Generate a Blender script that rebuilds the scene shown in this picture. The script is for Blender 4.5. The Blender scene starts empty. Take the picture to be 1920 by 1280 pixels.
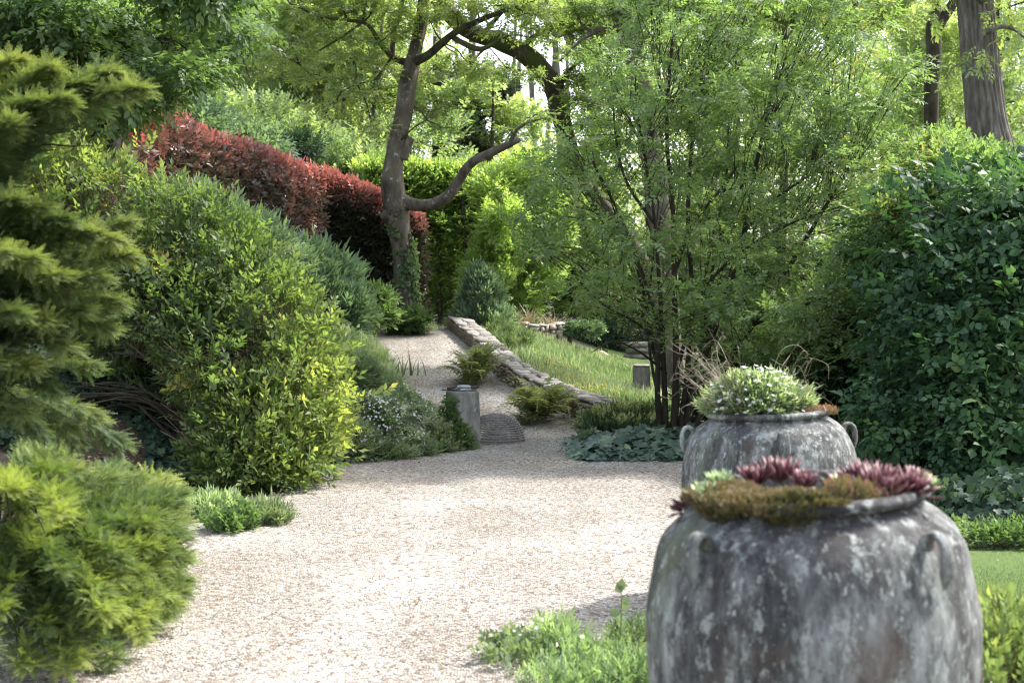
import bpy, math, random
import numpy as np
from mathutils import Vector, Matrix

rad = math.radians
S = bpy.context.scene
COL = S.collection
F, HZ, EYE = 2667.0, 550.0, 1.55      # focal length in photo pixels, horizon row, eye height

# ------------------------------------------------------------------ camera
cam_d = bpy.data.cameras.new('camera')
cam = bpy.data.objects.new('camera', cam_d)
COL.objects.link(cam)
cam.location = (0, 0, EYE)
cam.rotation_euler = (rad(90), 0, 0)
cam_d.sensor_width = 36
cam_d.lens = 50
cam_d.shift_y = -(640 - HZ) / 1920
cam_d.clip_start = 0.1
cam_d.clip_end = 1500
cam_d.dof.use_dof = True
cam_d.dof.focus_distance = 13.0
cam_d.dof.aperture_fstop = 4.0
S.camera = cam

# ------------------------------------------------------------------ sky and sun
SUN_EL, SUN_AZ = 50.0, 62.0           # azimuth clockwise from +Y
w = bpy.data.worlds.new('World')
S.world = w
w.use_nodes = True
nt = w.node_tree
nt.nodes.clear()
sky = nt.nodes.new('ShaderNodeTexSky')
sky.sky_type = 'NISHITA'
sky.sun_disc = False
sky.sun_elevation = rad(SUN_EL)
sky.sun_rotation = rad(SUN_AZ)
sky.dust_density = 3.0
sky.air_density = 1.0
sky.ozone_density = 1.0
bg = nt.nodes.new('ShaderNodeBackground')
bg.inputs['Strength'].default_value = 0.15
wo = nt.nodes.new('ShaderNodeOutputWorld')
hs = nt.nodes.new('ShaderNodeHueSaturation')
hs.inputs['Saturation'].default_value = 0.55
nt.links.new(sky.outputs[0], hs.inputs['Color'])
nt.links.new(hs.outputs[0], bg.inputs[0])
nt.links.new(bg.outputs[0], wo.inputs[0])
sl = bpy.data.lights.new('sun', 'SUN')
sl.energy = 2.3
sl.angle = rad(3.5)
sl.color = (1.0, 0.965, 0.91)
so = bpy.data.objects.new('sun', sl)
COL.objects.link(so)
sd = Vector((math.sin(rad(SUN_AZ)) * math.cos(rad(SUN_EL)), math.cos(rad(SUN_AZ)) * math.cos(rad(SUN_EL)), math.sin(rad(SUN_EL))))
so.rotation_euler = sd.to_track_quat('Z', 'Y').to_euler()
so.location = (20, 10, 30)

S.view_settings.view_transform = 'Standard'
S.view_settings.look = 'None'
S.view_settings.gamma = 1
S.view_settings.use_curve_mapping = False
S.view_settings.exposure = 1.95
S.render.engine = 'CYCLES'
c = S.cycles
c.max_bounces = 7
c.diffuse_bounces = 4
c.glossy_bounces = 2
c.transmission_bounces = 4
c.transparent_max_bounces = 4
c.caustics_reflective = False
c.caustics_refractive = False
c.sample_clamp_indirect = 6
c.use_denoising = True
c.filter_width = 1.15
c.denoising_input_passes = 'RGB_ALBEDO_NORMAL'

# ------------------------------------------------------------------ helpers
def W(px, py, d):
    return np.array([(px - 960) / F * d, d, EYE - (py - HZ) / F * d])

def sst(a, b, x):
    t = np.clip((x - a) / (b - a), 0, 1)
    return t * t * (3 - 2 * t)

def norm(v):
    return v / np.maximum(np.linalg.norm(v, axis=-1, keepdims=True), 1e-9)

_ns = {}
def noise3(P, freq, seed=0):
    if seed not in _ns:
        r = np.random.default_rng(1000 + seed)
        _ns[seed] = (r.normal(size=(14, 3)) * r.uniform(.6, 1.9, (14, 1)), r.uniform(0, 6.28, 14))
    K, ph = _ns[seed]
    return np.sin(np.asarray(P) @ (K * freq).T + ph).sum(axis=-1) / 3.7     # about -1..1 (std ~.7)

YL = [0, 5.6, 7.5, 10.3, 11.6, 12.5, 13.4, 14.0, 15.5, 18, 20, 23, 30]
XL = [-3.6, -3.5, -3.3, -2.6, -2.05, -1.69, -1.1, -.70, -.84, -1.3, -1.75, -2.3, -2.9]
YW = [14, 16.2, 17.5, 18.9, 20.5, 23.0, 25.0]
XW = [1.9, .91, .30, -.18, -.52, -1.0, -1.35]
def xl(y): return np.interp(y, YL, XL)
def xw(y): return np.interp(y, YW, XW)
def pz(y): return .97 * sst(15.0, 23.6, y) * .55 + .97 * np.clip((y - 15.4) / 7.9, 0, 1) * .45
def gh(x, y):
    """height of the ground"""
    x = np.asarray(x, float); y = np.asarray(y, float)
    p = pz(y)
    z = p.copy() if hasattr(p, 'copy') else p
    # left bank
    B = 1.8 * sst(8.6, 15.0, y) + .09 * np.clip(y - 26, 0, 60)
    dx = np.clip(xl(y) - .08 - x, 0, None)
    z = z + np.clip(B - p, 0, None) * (1 - np.exp(-dx / 1.6))
    # right: falls away to the lawn behind the wall
    wx = xw(y)
    fall = sst(wx + .5, wx + 2.6 + .35 * np.clip(y - 20, 0, 6), x) * sst(15.0, 16.6, y)
    z = z * (1 - fall)
    far = sst(27, 34, y) * sst(2, -2, x) * 0 
    z = z + far + .05 * np.clip(y - 34, 0, 40) * sst(3, -3, x)
    z = z + .02 * noise3(np.stack([x, y, 0 * x], -1), 1.1, 3) * sst(0, 1, np.abs(dx) + sst(wx + .5, wx + 2, x) * (y > 15))
    return z

def mesh_from(V, faces, name, attr=None, smooth=False):
    me = bpy.data.meshes.new(name)
    V = np.asarray(V, np.float32)
    me.vertices.add(len(V)); me.vertices.foreach_set('co', V.ravel())
    tot = sum(f.size for f in faces)
    npoly = sum(len(f) for f in faces)
    li = np.concatenate([f.ravel() for f in faces]).astype(np.int32)
    lt = np.concatenate([np.full(len(f), f.shape[1]) for f in faces]).astype(np.int32)
    ls = np.concatenate([[0], np.cumsum(lt)[:-1]]).astype(np.int32)
    me.loops.add(tot); me.loops.foreach_set('vertex_index', li)
    me.polygons.add(npoly); me.polygons.foreach_set('loop_start', ls)
    try: me.polygons.foreach_set('loop_total', lt)
    except Exception: pass
    if smooth: me.polygons.foreach_set('use_smooth', np.ones(npoly, bool))
    if attr is not None:
        a = me.attributes.new('rnd', 'FLOAT', 'POINT')
        a.data.foreach_set('value', np.asarray(attr, np.float32))
    me.update(calc_edges=True)
    return me

class MB:
    def __init__(s): s.V, s.F, s.A, s.n = [], [], [], 0
    def add(s, V, Fs, A=.5):
        V = np.asarray(V, float).reshape(-1, 3)
        if not isinstance(Fs, (list, tuple)): Fs = [Fs]
        for f in Fs: s.F.append(np.asarray(f, np.int64) + s.n)
        s.V.append(V)
        s.A.append(np.broadcast_to(np.asarray(A, float), (len(V),)).copy())
        s.n += len(V)
        return s
    def tris(s): return sum(len(f) * (f.shape[1] - 2) for f in s.F)
    def build(s, name, mat, parent=None, loc=None, smooth=False, kind=None, label=None):
        off = np.zeros(3) if parent is None else np.array(parent.matrix_world.translation)
        if parent is not None and parent.get('_o') is not None: off = np.array(parent['_o'])
        if loc is not None and parent is None: off = np.asarray(loc, float)
        V = np.concatenate(s.V) - off
        byw = {}
        for f in s.F: byw.setdefault(f.shape[1], []).append(f)
        faces = [np.concatenate(v) for v in byw.values()]
        me = mesh_from(V, faces, name, np.concatenate(s.A), smooth)
        me.materials.append(mat)
        o = bpy.data.objects.new(name, me)
        COL.objects.link(o)
        if parent is not None: o.parent = parent
        elif loc is not None: o.location = tuple(loc)
        if kind: o['kind'] = kind
        if label: o['label'] = label
        POS[o.name] = off
        return o

POS = {}
def thing(name, label, cat, loc=(0, 0, 0), group=None):
    o = bpy.data.objects.new(name, None)
    COL.objects.link(o)
    o.location = tuple(float(v) for v in loc)
    o['label'] = label; o['category'] = cat
    if group: o['group'] = group
    o.empty_display_size = .2
    return o
def part(mb, name, mat, parent, smooth=False, kind=None, label=None, sub=None):
    """child mesh of a thing given in world coordinates; sub: parent is itself a part"""
    root = parent if sub is None else sub
    off = np.array(root.location)
    V = np.concatenate(mb.V) - off
    byw = {}
    for f in mb.F: byw.setdefault(f.shape[1], []).append(f)
    faces = [np.concatenate(v) for v in byw.values()]
    me = mesh_from(V, faces, name, np.concatenate(mb.A), smooth)
    me.materials.append(mat)
    o = bpy.data.objects.new(name, me)
    COL.objects.link(o)
    o.parent = parent
    if kind: o['kind'] = kind
    if label: o['label'] = label
    return o
def tag(o, label=None, cat=None, group=None, kind=None):
    if label: o['label'] = label
    if cat: o['category'] = cat
    if group: o['group'] = group
    if kind: o['kind'] = kind
    return o

# ---- tubes
def catmull(P, R, sub):
    P = np.asarray(P, float); R = np.asarray(R, float)
    n = len(P)
    Q = np.vstack([2 * P[0] - P[1], P, 2 * P[-1] - P[-2]])
    out, rr = [], []
    for i in range(n - 1):
        p0, p1, p2, p3 = Q[i:i + 4]
        for k in range(sub):
            t = k / sub
            out.append(.5 * ((2 * p1) + (-p0 + p2) * t + (2 * p0 - 5 * p1 + 4 * p2 - p3) * t * t + (-p0 + 3 * p1 - 3 * p2 + p3) * t ** 3))
            rr.append(R[i] * (1 - t) + R[i + 1] * t)
    out.append(P[-1]); rr.append(R[-1])
    return np.array(out), np.array(rr)

def tube(mb, P, R, sides=8, sub=4, bump=0, bfreq=3, seed=0, A=.5, flat=1.0, cap=True, ridge=None):
    P, R = catmull(P, R, sub) if sub > 1 else (np.asarray(P, float), np.asarray(R, float))
    n = len(P)
    T = norm(np.gradient(P, axis=0))
    ref = np.array([1., 0, 0]) if abs(T[0][0]) < .9 else np.array([0, 1., 0])
    U = np.zeros((n, 3)); u = norm(np.cross(T[0], ref))
    for i in range(n):
        u = norm(u - T[i] * (u @ T[i])); U[i] = u
    Vv = np.cross(T, U)
    a = np.arange(sides) / sides * 2 * math.pi
    ca, sa = np.cos(a), np.sin(a)
    ring = U[:, None, :] * ca[None, :, None] + Vv[:, None, :] * sa[None, :, None] * flat
    rr = np.repeat(R[:, None], sides, 1)
    if bump:
        base = P[:, None, :] + ring * rr[..., None]
        rr = rr * (1 + bump * noise3(base, bfreq, seed + 5))
    if ridge is not None: rr = rr + ridge(P, a)
    V = P[:, None, :] + ring * rr[..., None]
    idx = np.arange(n * sides).reshape(n, sides)
    f = np.stack([idx[:-1], np.roll(idx, -1, 1)[:-1], np.roll(idx, -1, 1)[1:], idx[1:]], -1).reshape(-1, 4)
    V = V.reshape(-1, 3)
    if cap:
        V = np.vstack([V, P[0], P[-1]])
        k = n * sides
        c0 = np.stack([np.full(sides, k), np.roll(idx[0], -1), idx[0]], -1)
        c1 = np.stack([np.full(sides, k + 1), idx[-1], np.roll(idx[-1], -1)], -1)
        mb.add(V, [f, c0, c1], A)
    else: mb.add(V, f, A)
    return mb

def sticks(mb, A0, B0, ra, rb, A=.5, sides=3):
    A0, B0 = np.asarray(A0, float), np.asarray(B0, float)
    n = len(A0)
    if n == 0: return mb
    ra = np.broadcast_to(ra, (n,)); rb = np.broadcast_to(rb, (n,))
    T = norm(B0 - A0)
    ref = np.where(np.abs(T[:, 2:3]) < .9, [[0, 0, 1.]], [[1., 0, 0]])
    U = norm(np.cross(T, ref)); Vv = np.cross(T, U)
    a = np.arange(sides) / sides * 2 * math.pi
    ring = U[:, None, :] * np.cos(a)[None, :, None] + Vv[:, None, :] * np.sin(a)[None, :, None]
    V = np.concatenate([A0[:, None] + ring * ra[:, None, None], B0[:, None] + ring * rb[:, None, None]], 1)
    base = np.arange(n)[:, None] * (2 * sides)
    fs = []
    for k in range(sides):
        k2 = (k + 1) % sides
        fs.append(base + np.array([[k, k2, sides + k2, sides + k]]))
    mb.add(V.reshape(-1, 3), np.concatenate(fs), A if np.isscalar(A) else np.repeat(A, 2 * sides))
    return mb

# ---- leaf and sprig templates (leaf axis +Y, upper side +Z)
def leaf2(wd=.25, fold=.07, droop=.08):
    V = np.array([[0, 0, 0], [-wd, .42, fold], [0, 1, -droop], [wd, .42, fold]], float)
    return dict(v=V, f=[np.array([[0, 3, 2], [0, 2, 1]])], r=np.zeros(4))
def leaf6(wd=.28, fold=.07, droop=.1):
    V = np.array([[0, 0, 0], [wd * .75, .25, fold], [wd, .52, fold], [0, 1, -droop], [-wd, .52, fold], [-wd * .75, .25, fold], [0, .5, 0]], float)
    return dict(v=V, f=[np.array([[0, 1, 6], [1, 2, 6], [2, 3, 6], [3, 4, 6], [4, 5, 6], [5, 0, 6]])], r=np.zeros(7))
def lobed(wd=.5, droop=.1):   # ivy-like, five points
    a = [(0, 0), (.32, -.08), (.62, .18), (.36, .38), (.45, .72), (.16, .66), (0, 1), (-.16, .66), (-.45, .72), (-.36, .38), (-.62, .18), (-.32, -.08)]
    V = [[x, y, .06 * abs(x) * 4 - droop * y * y] for x, y in a] + [[0, .4, 0]]
    n = len(a)
    return dict(v=np.array(V, float), f=[np.array([[n, i, (i + 1) % n] for i in range(n)])], r=np.zeros(n + 1))
def blade(wd=.03, bend=.3):
    V = np.array([[-wd, 0, 0], [wd, 0, 0], [-wd * .8, .5, bend * .25], [wd * .8, .5, bend * .25], [0, 1, bend]], float)
    V[:, 2] *= -1
    return dict(v=V, f=[np.array([[0, 1, 3, 2]]), np.array([[2, 3, 4]])], r=np.array([-.15, -.15, 0, 0, .1]))
def flower5():
    a = np.arange(7) / 7 * 2 * math.pi
    V = np.vstack([np.stack([np.cos(a), np.sin(a), .15 + 0 * a], -1) * .5, [[0, 0, 0]]])
    return dict(v=V, f=[np.array([[7, i, (i + 1) % 7] for i in range(7)])], r=np.zeros(8))

def place_v(T, P, D, N, Sc):
    D = norm(D); N = N - D * (N * D).sum(-1, keepdims=True); N = norm(N)
    X = np.cross(D, N)
    v = T['v']
    return P[:, None, :] + Sc[:, None, None] * (v[None, :, 0, None] * X[:, None] + v[None, :, 1, None] * D[:, None] + v[None, :, 2, None] * N[:, None])
def place(mb, T, P, D, N, Sc, R):
    P = np.asarray(P, float); n = len(P)
    if n == 0: return mb
    Sc = np.broadcast_to(np.asarray(Sc, float), (n,)); R = np.broadcast_to(np.asarray(R, float), (n,))
    V = place_v(T, P, np.asarray(D, float), np.asarray(N, float), Sc)
    k = len(T['v'])
    off = (np.arange(n) * k)[:, None, None]
    fs = [(f[None] + off).reshape(-1, f.shape[1]) for f in T['f']]
    A = np.clip(R[:, None] + T['r'][None], 0, 1)
    mb.add(V.reshape(-1, 3), fs, A.ravel())
    return mb

def sprig(L, n=7, length=1.0, ls=.35, ang=55, seed=0, stem=.012, up=.0, jit=.12, opposite=False, tipfirst=0.0):
    """a twig of length 1 along +Y with n leaves set alternately"""
    r = np.random.default_rng(seed)
    mb = MB()
    s = stem
    mb.add([[-s, 0, 0], [s, 0, 0], [0, length * .97, .0]], np.array([[0, 1, 2]]), 0)
    for i in range(n):
        t = (.12 + .88 * i / max(n - 1, 1)) * length
        sgn = 1 if i % 2 else -1
        if i == n - 1: sgn = .15
        an = rad(ang) * sgn * r.uniform(.75, 1.25) * (1 - .35 * i / n)
        D = np.array([[math.sin(an), math.cos(an), up + r.uniform(-.3, .3)]])
        N = np.array([[r.uniform(-.45, .45), r.uniform(-.3, .3), 1.]])
        sc = ls * r.uniform(.75, 1.15) * (1 - .25 * abs(i / n - .5))
        place(mb, L, np.array([[0, t, 0.]]), D, N, sc, .5 + r.uniform(-jit, jit) + tipfirst * (i / n - .5))
    byw = {}
    for f in mb.F: byw.setdefault(f.shape[1], []).append(f)
    A = np.concatenate(mb.A) - .5
    A[:3] = -.5
    return dict(v=np.concatenate(mb.V), f=[np.concatenate(x) for x in byw.values()], r=A)

def rdir(n, rng): return norm(rng.normal(size=(n, 3)))

def clump_pts(C, n, rng, shell=.55, gapf=0, gap=-9., seed=0):
    """points in a set of ellipsoids C[(x,y,z,rx,ry,rz)], biased to their shells"""
    C = np.asarray(C, float)
    wgt = (C[:, 3] * C[:, 4] * C[:, 5]) ** (2 / 3); wgt /= wgt.sum()
    P, O = [], []
    got = 0
    for it in range(12):
        m = int((n - got) * 1.7) + 10
        k = rng.choice(len(C), m, p=wgt)
        u = rdir(m, rng)
        rr = (shell + (1 - shell) * rng.random(m) ** .6)
        rr = rr * (1 + .16 * noise3(u * 2.2 + C[k, :3], 1.3, seed + 1))
        p = C[k, :3] + u * C[k, 3:] * rr[:, None]
        ok = np.ones(m, bool)
        if gapf: ok &= noise3(p, gapf, seed) > gap
        P.append(p[ok]); O.append(u[ok]); got += ok.sum()
        if got >= n: break
    P = np.concatenate(P)[:n]; O = np.concatenate(O)[:n]
    return P, O

def foliage(mb, Ts, P, O, rng, size, up=.3, out=.7, rnd=.6, nup=.8, nout=.2, R=None, sv=.3, droop=0):
    n = len(P)
    D = O * out + np.array([0, 0, up - droop]) + rdir(n, rng) * rnd
    N = O * nout + np.array([0, 0, nup]) + rdir(n, rng) * .45
    sc = size * rng.uniform(1 - sv, 1 + sv, n)
    if R is None: R = np.clip(.5 + .2 * noise3(P, 1.6, 7) + rng.normal(0, .12, n), .02, .98)
    k = rng.integers(0, len(Ts), n)
    for i, T in enumerate(Ts):
        m = k == i
        place(mb, T, P[m], D[m], N[m], sc[m], R[m])
    return D, N, sc, R

# ------------------------------------------------------------------ materials
def new_mat(name):
    m = bpy.data.materials.new(name); m.use_nodes = True
    nt = m.node_tree; nt.nodes.clear()
    out = nt.nodes.new('ShaderNodeOutputMaterial')
    return m, nt, out
def ramp(nt, stops):
    r = nt.nodes.new('ShaderNodeValToRGB')
    e = r.color_ramp.elements
    while len(e) > 1: e.remove(e[-1])
    e[0].position = stops[0][0]; e[0].color = (*stops[0][1], 1)
    for p, col in stops[1:]:
        x = e.new(p); x.color = (*col, 1)
    return r
def noise_node(nt, scale, detail=4, rough=.6, vec=None, dim='3D'):
    n = nt.nodes.new('ShaderNodeTexNoise'); n.inputs['Scale'].default_value = scale
    n.inputs['Detail'].default_value = detail; n.inputs['Roughness'].default_value = rough
    if vec is not None: nt.links.new(vec, n.inputs['Vector'])
    return n
def leaf_mat(name, stops, trans=.35, rough=.5, spec=.35, tcol=(1.2, 1.3, .6), gain=1.4, gray=.3):
    def adj(cc):
        l = .3 * cc[0] + .6 * cc[1] + .1 * cc[2]
        return tuple(min(.88, gain * (v * (1 - gray) + l * gray)) for v in cc)
    stops = [(p, adj(cc)) for p, cc in stops]
    trans = min(.55, trans * 1.25)
    m, nt, out = new_mat(name)
    at = nt.nodes.new('ShaderNodeAttribute'); at.attribute_name = 'rnd'
    r = ramp(nt, stops)
    nt.links.new(at.outputs['Fac'], r.inputs[0])
    p = nt.nodes.new('ShaderNodeBsdfPrincipled')
    p.inputs['Roughness'].default_value = rough
    p.inputs['Specular IOR Level'].default_value = spec
    nt.links.new(r.outputs[0], p.inputs['Base Color'])
    if trans > 0:
        t = nt.nodes.new('ShaderNodeBsdfTranslucent')
        mx = nt.nodes.new('ShaderNodeMix'); mx.data_type = 'RGBA'; mx.blend_type = 'MULTIPLY'
        mx.inputs[0].default_value = 1
        nt.links.new(r.outputs[0], mx.inputs[6]); mx.inputs[7].default_value = (*tcol, 1)
        nt.links.new(mx.outputs[2], t.inputs[0])
        ms = nt.nodes.new('ShaderNodeMixShader'); ms.inputs[0].default_value = trans
        nt.links.new(p.outputs[0], ms.inputs[1]); nt.links.new(t.outputs[0], ms.inputs[2])
        nt.links.new(ms.outputs[0], out.inputs[0])
    else: nt.links.new(p.outputs[0], out.inputs[0])
    return m
def rough_mat(name, stops, scale=6, stretch=(1, 1, 1), bump=.4, bscale=None, rough=.9, detail=6, extra=None):
    """noise driven colour with bump; extra=(scale, lo, hi, colour) adds blotches of a second colour"""
    m, nt, out = new_mat(name)
    tc = nt.nodes.new('ShaderNodeTexCoord'); mp = nt.nodes.new('ShaderNodeMapping')
    mp.inputs['Scale'].default_value = stretch
    nt.links.new(tc.outputs['Object'], mp.inputs[0])
    n = noise_node(nt, scale, detail, .65, mp.outputs[0])
    r = ramp(nt, stops); nt.links.new(n.outputs[0], r.inputs[0])
    col = r.outputs[0]
    for ex in (extra or []):
        n2 = noise_node(nt, ex[0], 5, .7, tc.outputs['Object'])
        r2 = ramp(nt, [(ex[1], (0, 0, 0)), (ex[2], (1, 1, 1))]); nt.links.new(n2.outputs[0], r2.inputs[0])
        mx = nt.nodes.new('ShaderNodeMix'); mx.data_type = 'RGBA'
        nt.links.new(r2.outputs[0], mx.inputs[0]); nt.links.new(col, mx.inputs[6]); mx.inputs[7].default_value = (*ex[3], 1)
        col = mx.outputs[2]
    p = nt.nodes.new('ShaderNodeBsdfPrincipled'); p.inputs['Roughness'].default_value = rough
    p.inputs['Specular IOR Level'].default_value = .25
    nt.links.new(col, p.inputs['Base Color'])
    b = nt.nodes.new('ShaderNodeBump'); b.inputs['Strength'].default_value = bump; b.inputs['Distance'].default_value = .03
    n3 = noise_node(nt, bscale or scale * 2.5, 6, .7, mp.outputs[0])
    nt.links.new(n3.outputs[0], b.inputs['Height']); nt.links.new(b.outputs[0], p.inputs['Normal'])
    nt.links.new(p.outputs[0], out.inputs[0])
    return m

M = {}
M['far'] = leaf_mat('far_spring_leaves', [(0, (.09, .14, .05)), (.5, (.17, .235, .085)), (1, (.30, .34, .13))], .5, gain=1.9, gray=.38)  # raised gain and gray paint distance haze into the leaf colour
M['far2'] = leaf_mat('far_green_leaves', [(0, (.06, .105, .045)), (.5, (.11, .175, .07)), (1, (.2, .26, .095))], .48, gain=1.8, gray=.36)  # haze painted in here too, by gain and gray
M['conifer_dark'] = leaf_mat('dark_conifer_needles', [(0, (.02, .035, .022)), (1, (.05, .075, .045))], .1)
M['hornbeam'] = leaf_mat('hornbeam_leaves', [(0, (.06, .11, .025)), (.5, (.13, .20, .045)), (1, (.26, .31, .07))], .5, gain=1.8, gray=.2)
M['t1leaf'] = leaf_mat('gnarled_tree_leaves', [(0, (.07, .11, .025)), (.5, (.14, .21, .05)), (1, (.26, .3, .08))], .48)
M['lime'] = leaf_mat('broad_tree_leaves', [(0, (.03, .065, .018)), (.5, (.065, .13, .032)), (1, (.15, .23, .055))], .42)
M['photinia'] = leaf_mat('photinia_leaves', [(0, (.035, .045, .025)), (.3, (.10, .078, .055)), (.55, (.20, .115, .09)), (.78, (.29, .13, .105)), (1, (.44, .17, .14))], .25, .3, .6, (1.2, .8, .7), gain=1.3, gray=.12)
M['privet'] = leaf_mat('bush_leaves', [(0, (.045, .08, .024)), (.4, (.09, .14, .034)), (.72, (.165, .215, .045)), (.92, (.25, .28, .055)), (1, (.40, .34, .06))], .42, gain=1.4, gray=.2)
M['juniper'] = leaf_mat('juniper_sprays', [(0, (.02, .045, .022)), (.4, (.055, .095, .032)), (.7, (.125, .17, .04)), (1, (.26, .29, .06))], .3, .6, .2, gray=.12)
M['juniper2'] = leaf_mat('dark_juniper_sprays', [(0, (.018, .038, .022)), (.4, (.045, .08, .036)), (.75, (.10, .14, .045)), (1, (.2, .22, .06))], .3, .6, .2, gray=.15)
M['hazel'] = leaf_mat('multi_stem_leaves', [(0, (.07, .12, .035)), (.5, (.125, .205, .06)), (.8, (.15, .23, .055)), (.95, (.30, .30, .06)), (1, (.3, .2, .08))], .42, gain=1.5, gray=.27)
M['creeper'] = leaf_mat('creeper_leaves', [(0, (.018, .048, .02)), (.45, (.036, .09, .034)), (.75, (.07, .145, .045)), (1, (.17, .24, .06))], .3, .5, .22, gray=.18)
M['ivy'] = leaf_mat('ivy_leaves', [(0, (.015, .038, .022)), (.6, (.035, .078, .038)), (1, (.075, .14, .055))], .25, .55, .2)
M['hellebore'] = leaf_mat('ground_cover_leaves', [(0, (.018, .05, .032)), (.6, (.04, .09, .06)), (1, (.12, .2, .08))], .12, .3, .6)
M['skimmia'] = leaf_mat('glossy_shrub_leaves', [(0, (.018, .04, .015)), (.6, (.04, .085, .025)), (.85, (.14, .2, .045)), (1, (.3, .32, .07))], .25, .3, .6)
M['bluegreen'] = leaf_mat('blue_green_leaves', [(0, (.05, .10, .06)), (.5, (.10, .17, .105)), (1, (.19, .27, .17))], .38, .5, .4)
M['grass'] = leaf_mat('meadow_grass', [(0, (.05, .095, .028)), (.5, (.11, .185, .065)), (.85, (.2, .27, .13)), (1, (.36, .35, .25))], .4)
M['bankgrass'] = leaf_mat('bank_grass', [(0, (.06, .11, .045)), (.5, (.12, .19, .08)), (.85, (.21, .27, .14)), (1, (.3, .29, .2))], .4, gain=1.75)
M['fleabane'] = leaf_mat('fleabane_leaves', [(0, (.06, .10, .05)), (.5, (.12, .18, .09)), (.85, (.22, .25, .15)), (1, (.32, .25, .2))], .4, gain=1.75)
M['dry'] = leaf_mat('dried_stems', [(0, (.14, .11, .07)), (1, (.36, .30, .20))], .1, gain=1.0, gray=.05)
M['white'] = leaf_mat('white_petals', [(0, (.62, .6, .58)), (1, (.85, .83, .8))], .3, .6, .2, (1, 1, 1), gain=1.0, gray=.05)
M['yellow'] = leaf_mat('yellow_petals', [(0, (.6, .42, .03)), (1, (.8, .62, .05))], .3, .6, .2, (1, 1, .6), gain=1.0, gray=.05)
M['fern'] = leaf_mat('fern_fronds', [(0, (.04, .07, .02)), (.5, (.13, .16, .05)), (1, (.32, .31, .15))], .4, gain=1.5)
M['sedum'] = leaf_mat('sedum_leaves', [(0, (.05, .055, .018)), (.45, (.15, .145, .05)), (.75, (.24, .16, .085)), (1, (.34, .19, .13))], .15, .4, .4, (1.1, 1.1, .6), gain=1.0, gray=.05)
M['green_suc'] = leaf_mat('green_houseleek', [(0, (.10, .2, .04)), (1, (.32, .42, .1))], .2, .35, .5)
M['purple_suc'] = leaf_mat('purple_houseleek', [(0, (.045, .014, .018)), (.5, (.12, .032, .042)), (1, (.24, .11, .12))], .15, .42, .3, (1.3, .7, .7), gain=1.0, gray=.05)
M['weed'] = leaf_mat('weed_leaves', [(0, (.055, .10, .035)), (.5, (.11, .17, .06)), (1, (.22, .28, .12))], .35, gain=1.35, gray=.36)
M['gold'] = leaf_mat('yellow_green_shrub_leaves', [(0, (.07, .12, .025)), (.6, (.15, .21, .04)), (1, (.28, .31, .06))], .35)
M['fallen'] = leaf_mat('fallen_leaf_litter', [(0, (.05, .03, .02)), (.5, (.14, .085, .045)), (1, (.25, .2, .09))], .1, gain=1.0, gray=0)
M['grit'] = rough_mat('gritty_soil', [(.3, (.10, .085, .065)), (.5, (.2, .175, .145)), (.75, (.36, .33, .29))], 45, bump=.9, extra=[(3, .5, .62, (.10, .12, .05))])
M['soil'] = rough_mat('soil', [(.3, (.035, .026, .018)), (.6, (.09, .07, .05)), (.8, (.14, .12, .08))], 9, bump=.6, extra=[(1.3, .45, .6, (.045, .07, .025))])
M['litter'] = rough_mat('leaf_litter', [(.3, (.03, .02, .015)), (.55, (.11, .075, .05)), (.8, (.2, .15, .1))], 30, bump=.8)
M['bark_grey'] = rough_mat('smooth_grey_bark', [(.3, (.04, .033, .027)), (.5, (.11, .09, .07)), (.75, (.22, .19, .15))], 6, (1, 1, .35), .9, extra=[(2.3, .55, .68, (.09, .095, .05)), (9, .6, .68, (.36, .36, .32)), (5, .6, .66, (.07, .058, .045))])
M['bark_moss'] = rough_mat('mossy_bark', [(.3, (.022, .018, .013)), (.6, (.075, .062, .045)), (.8, (.16, .15, .12))], 8, (1, 1, .4), .6, extra=[(3, .48, .6, (.06, .075, .02)), (12, .64, .7, (.25, .27, .24))])
M['bark_dark'] = rough_mat('dark_bark', [(.3, (.02, .016, .012)), (.6, (.06, .05, .036)), (.85, (.12, .1, .08))], 12, (1, 1, .3), .6)
M['bark_oak'] = rough_mat('furrowed_bark', [(.3, (.07, .06, .05)), (.55, (.17, .15, .13)), (.8, (.28, .26, .23))], 14, (1, 1, .25), .7)
M['bark_pale'] = rough_mat('pale_far_bark', [(.3, (.10, .09, .075)), (.7, (.24, .22, .19))], 5, (1, 1, .4), .3)
M['twig'] = rough_mat('brown_twigs', [(.3, (.09, .06, .04)), (.7, (.22, .155, .11))], 20, bump=.2)
M['stone'] = rough_mat('weathered_stone', [(.25, (.10, .095, .085)), (.5, (.24, .225, .20)), (.75, (.40, .385, .35))], 9, (1, 1, .5), .5, extra=[(3.1, .52, .66, (.09, .10, .06)), (20, .62, .68, (.55, .55, .5))])

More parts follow.
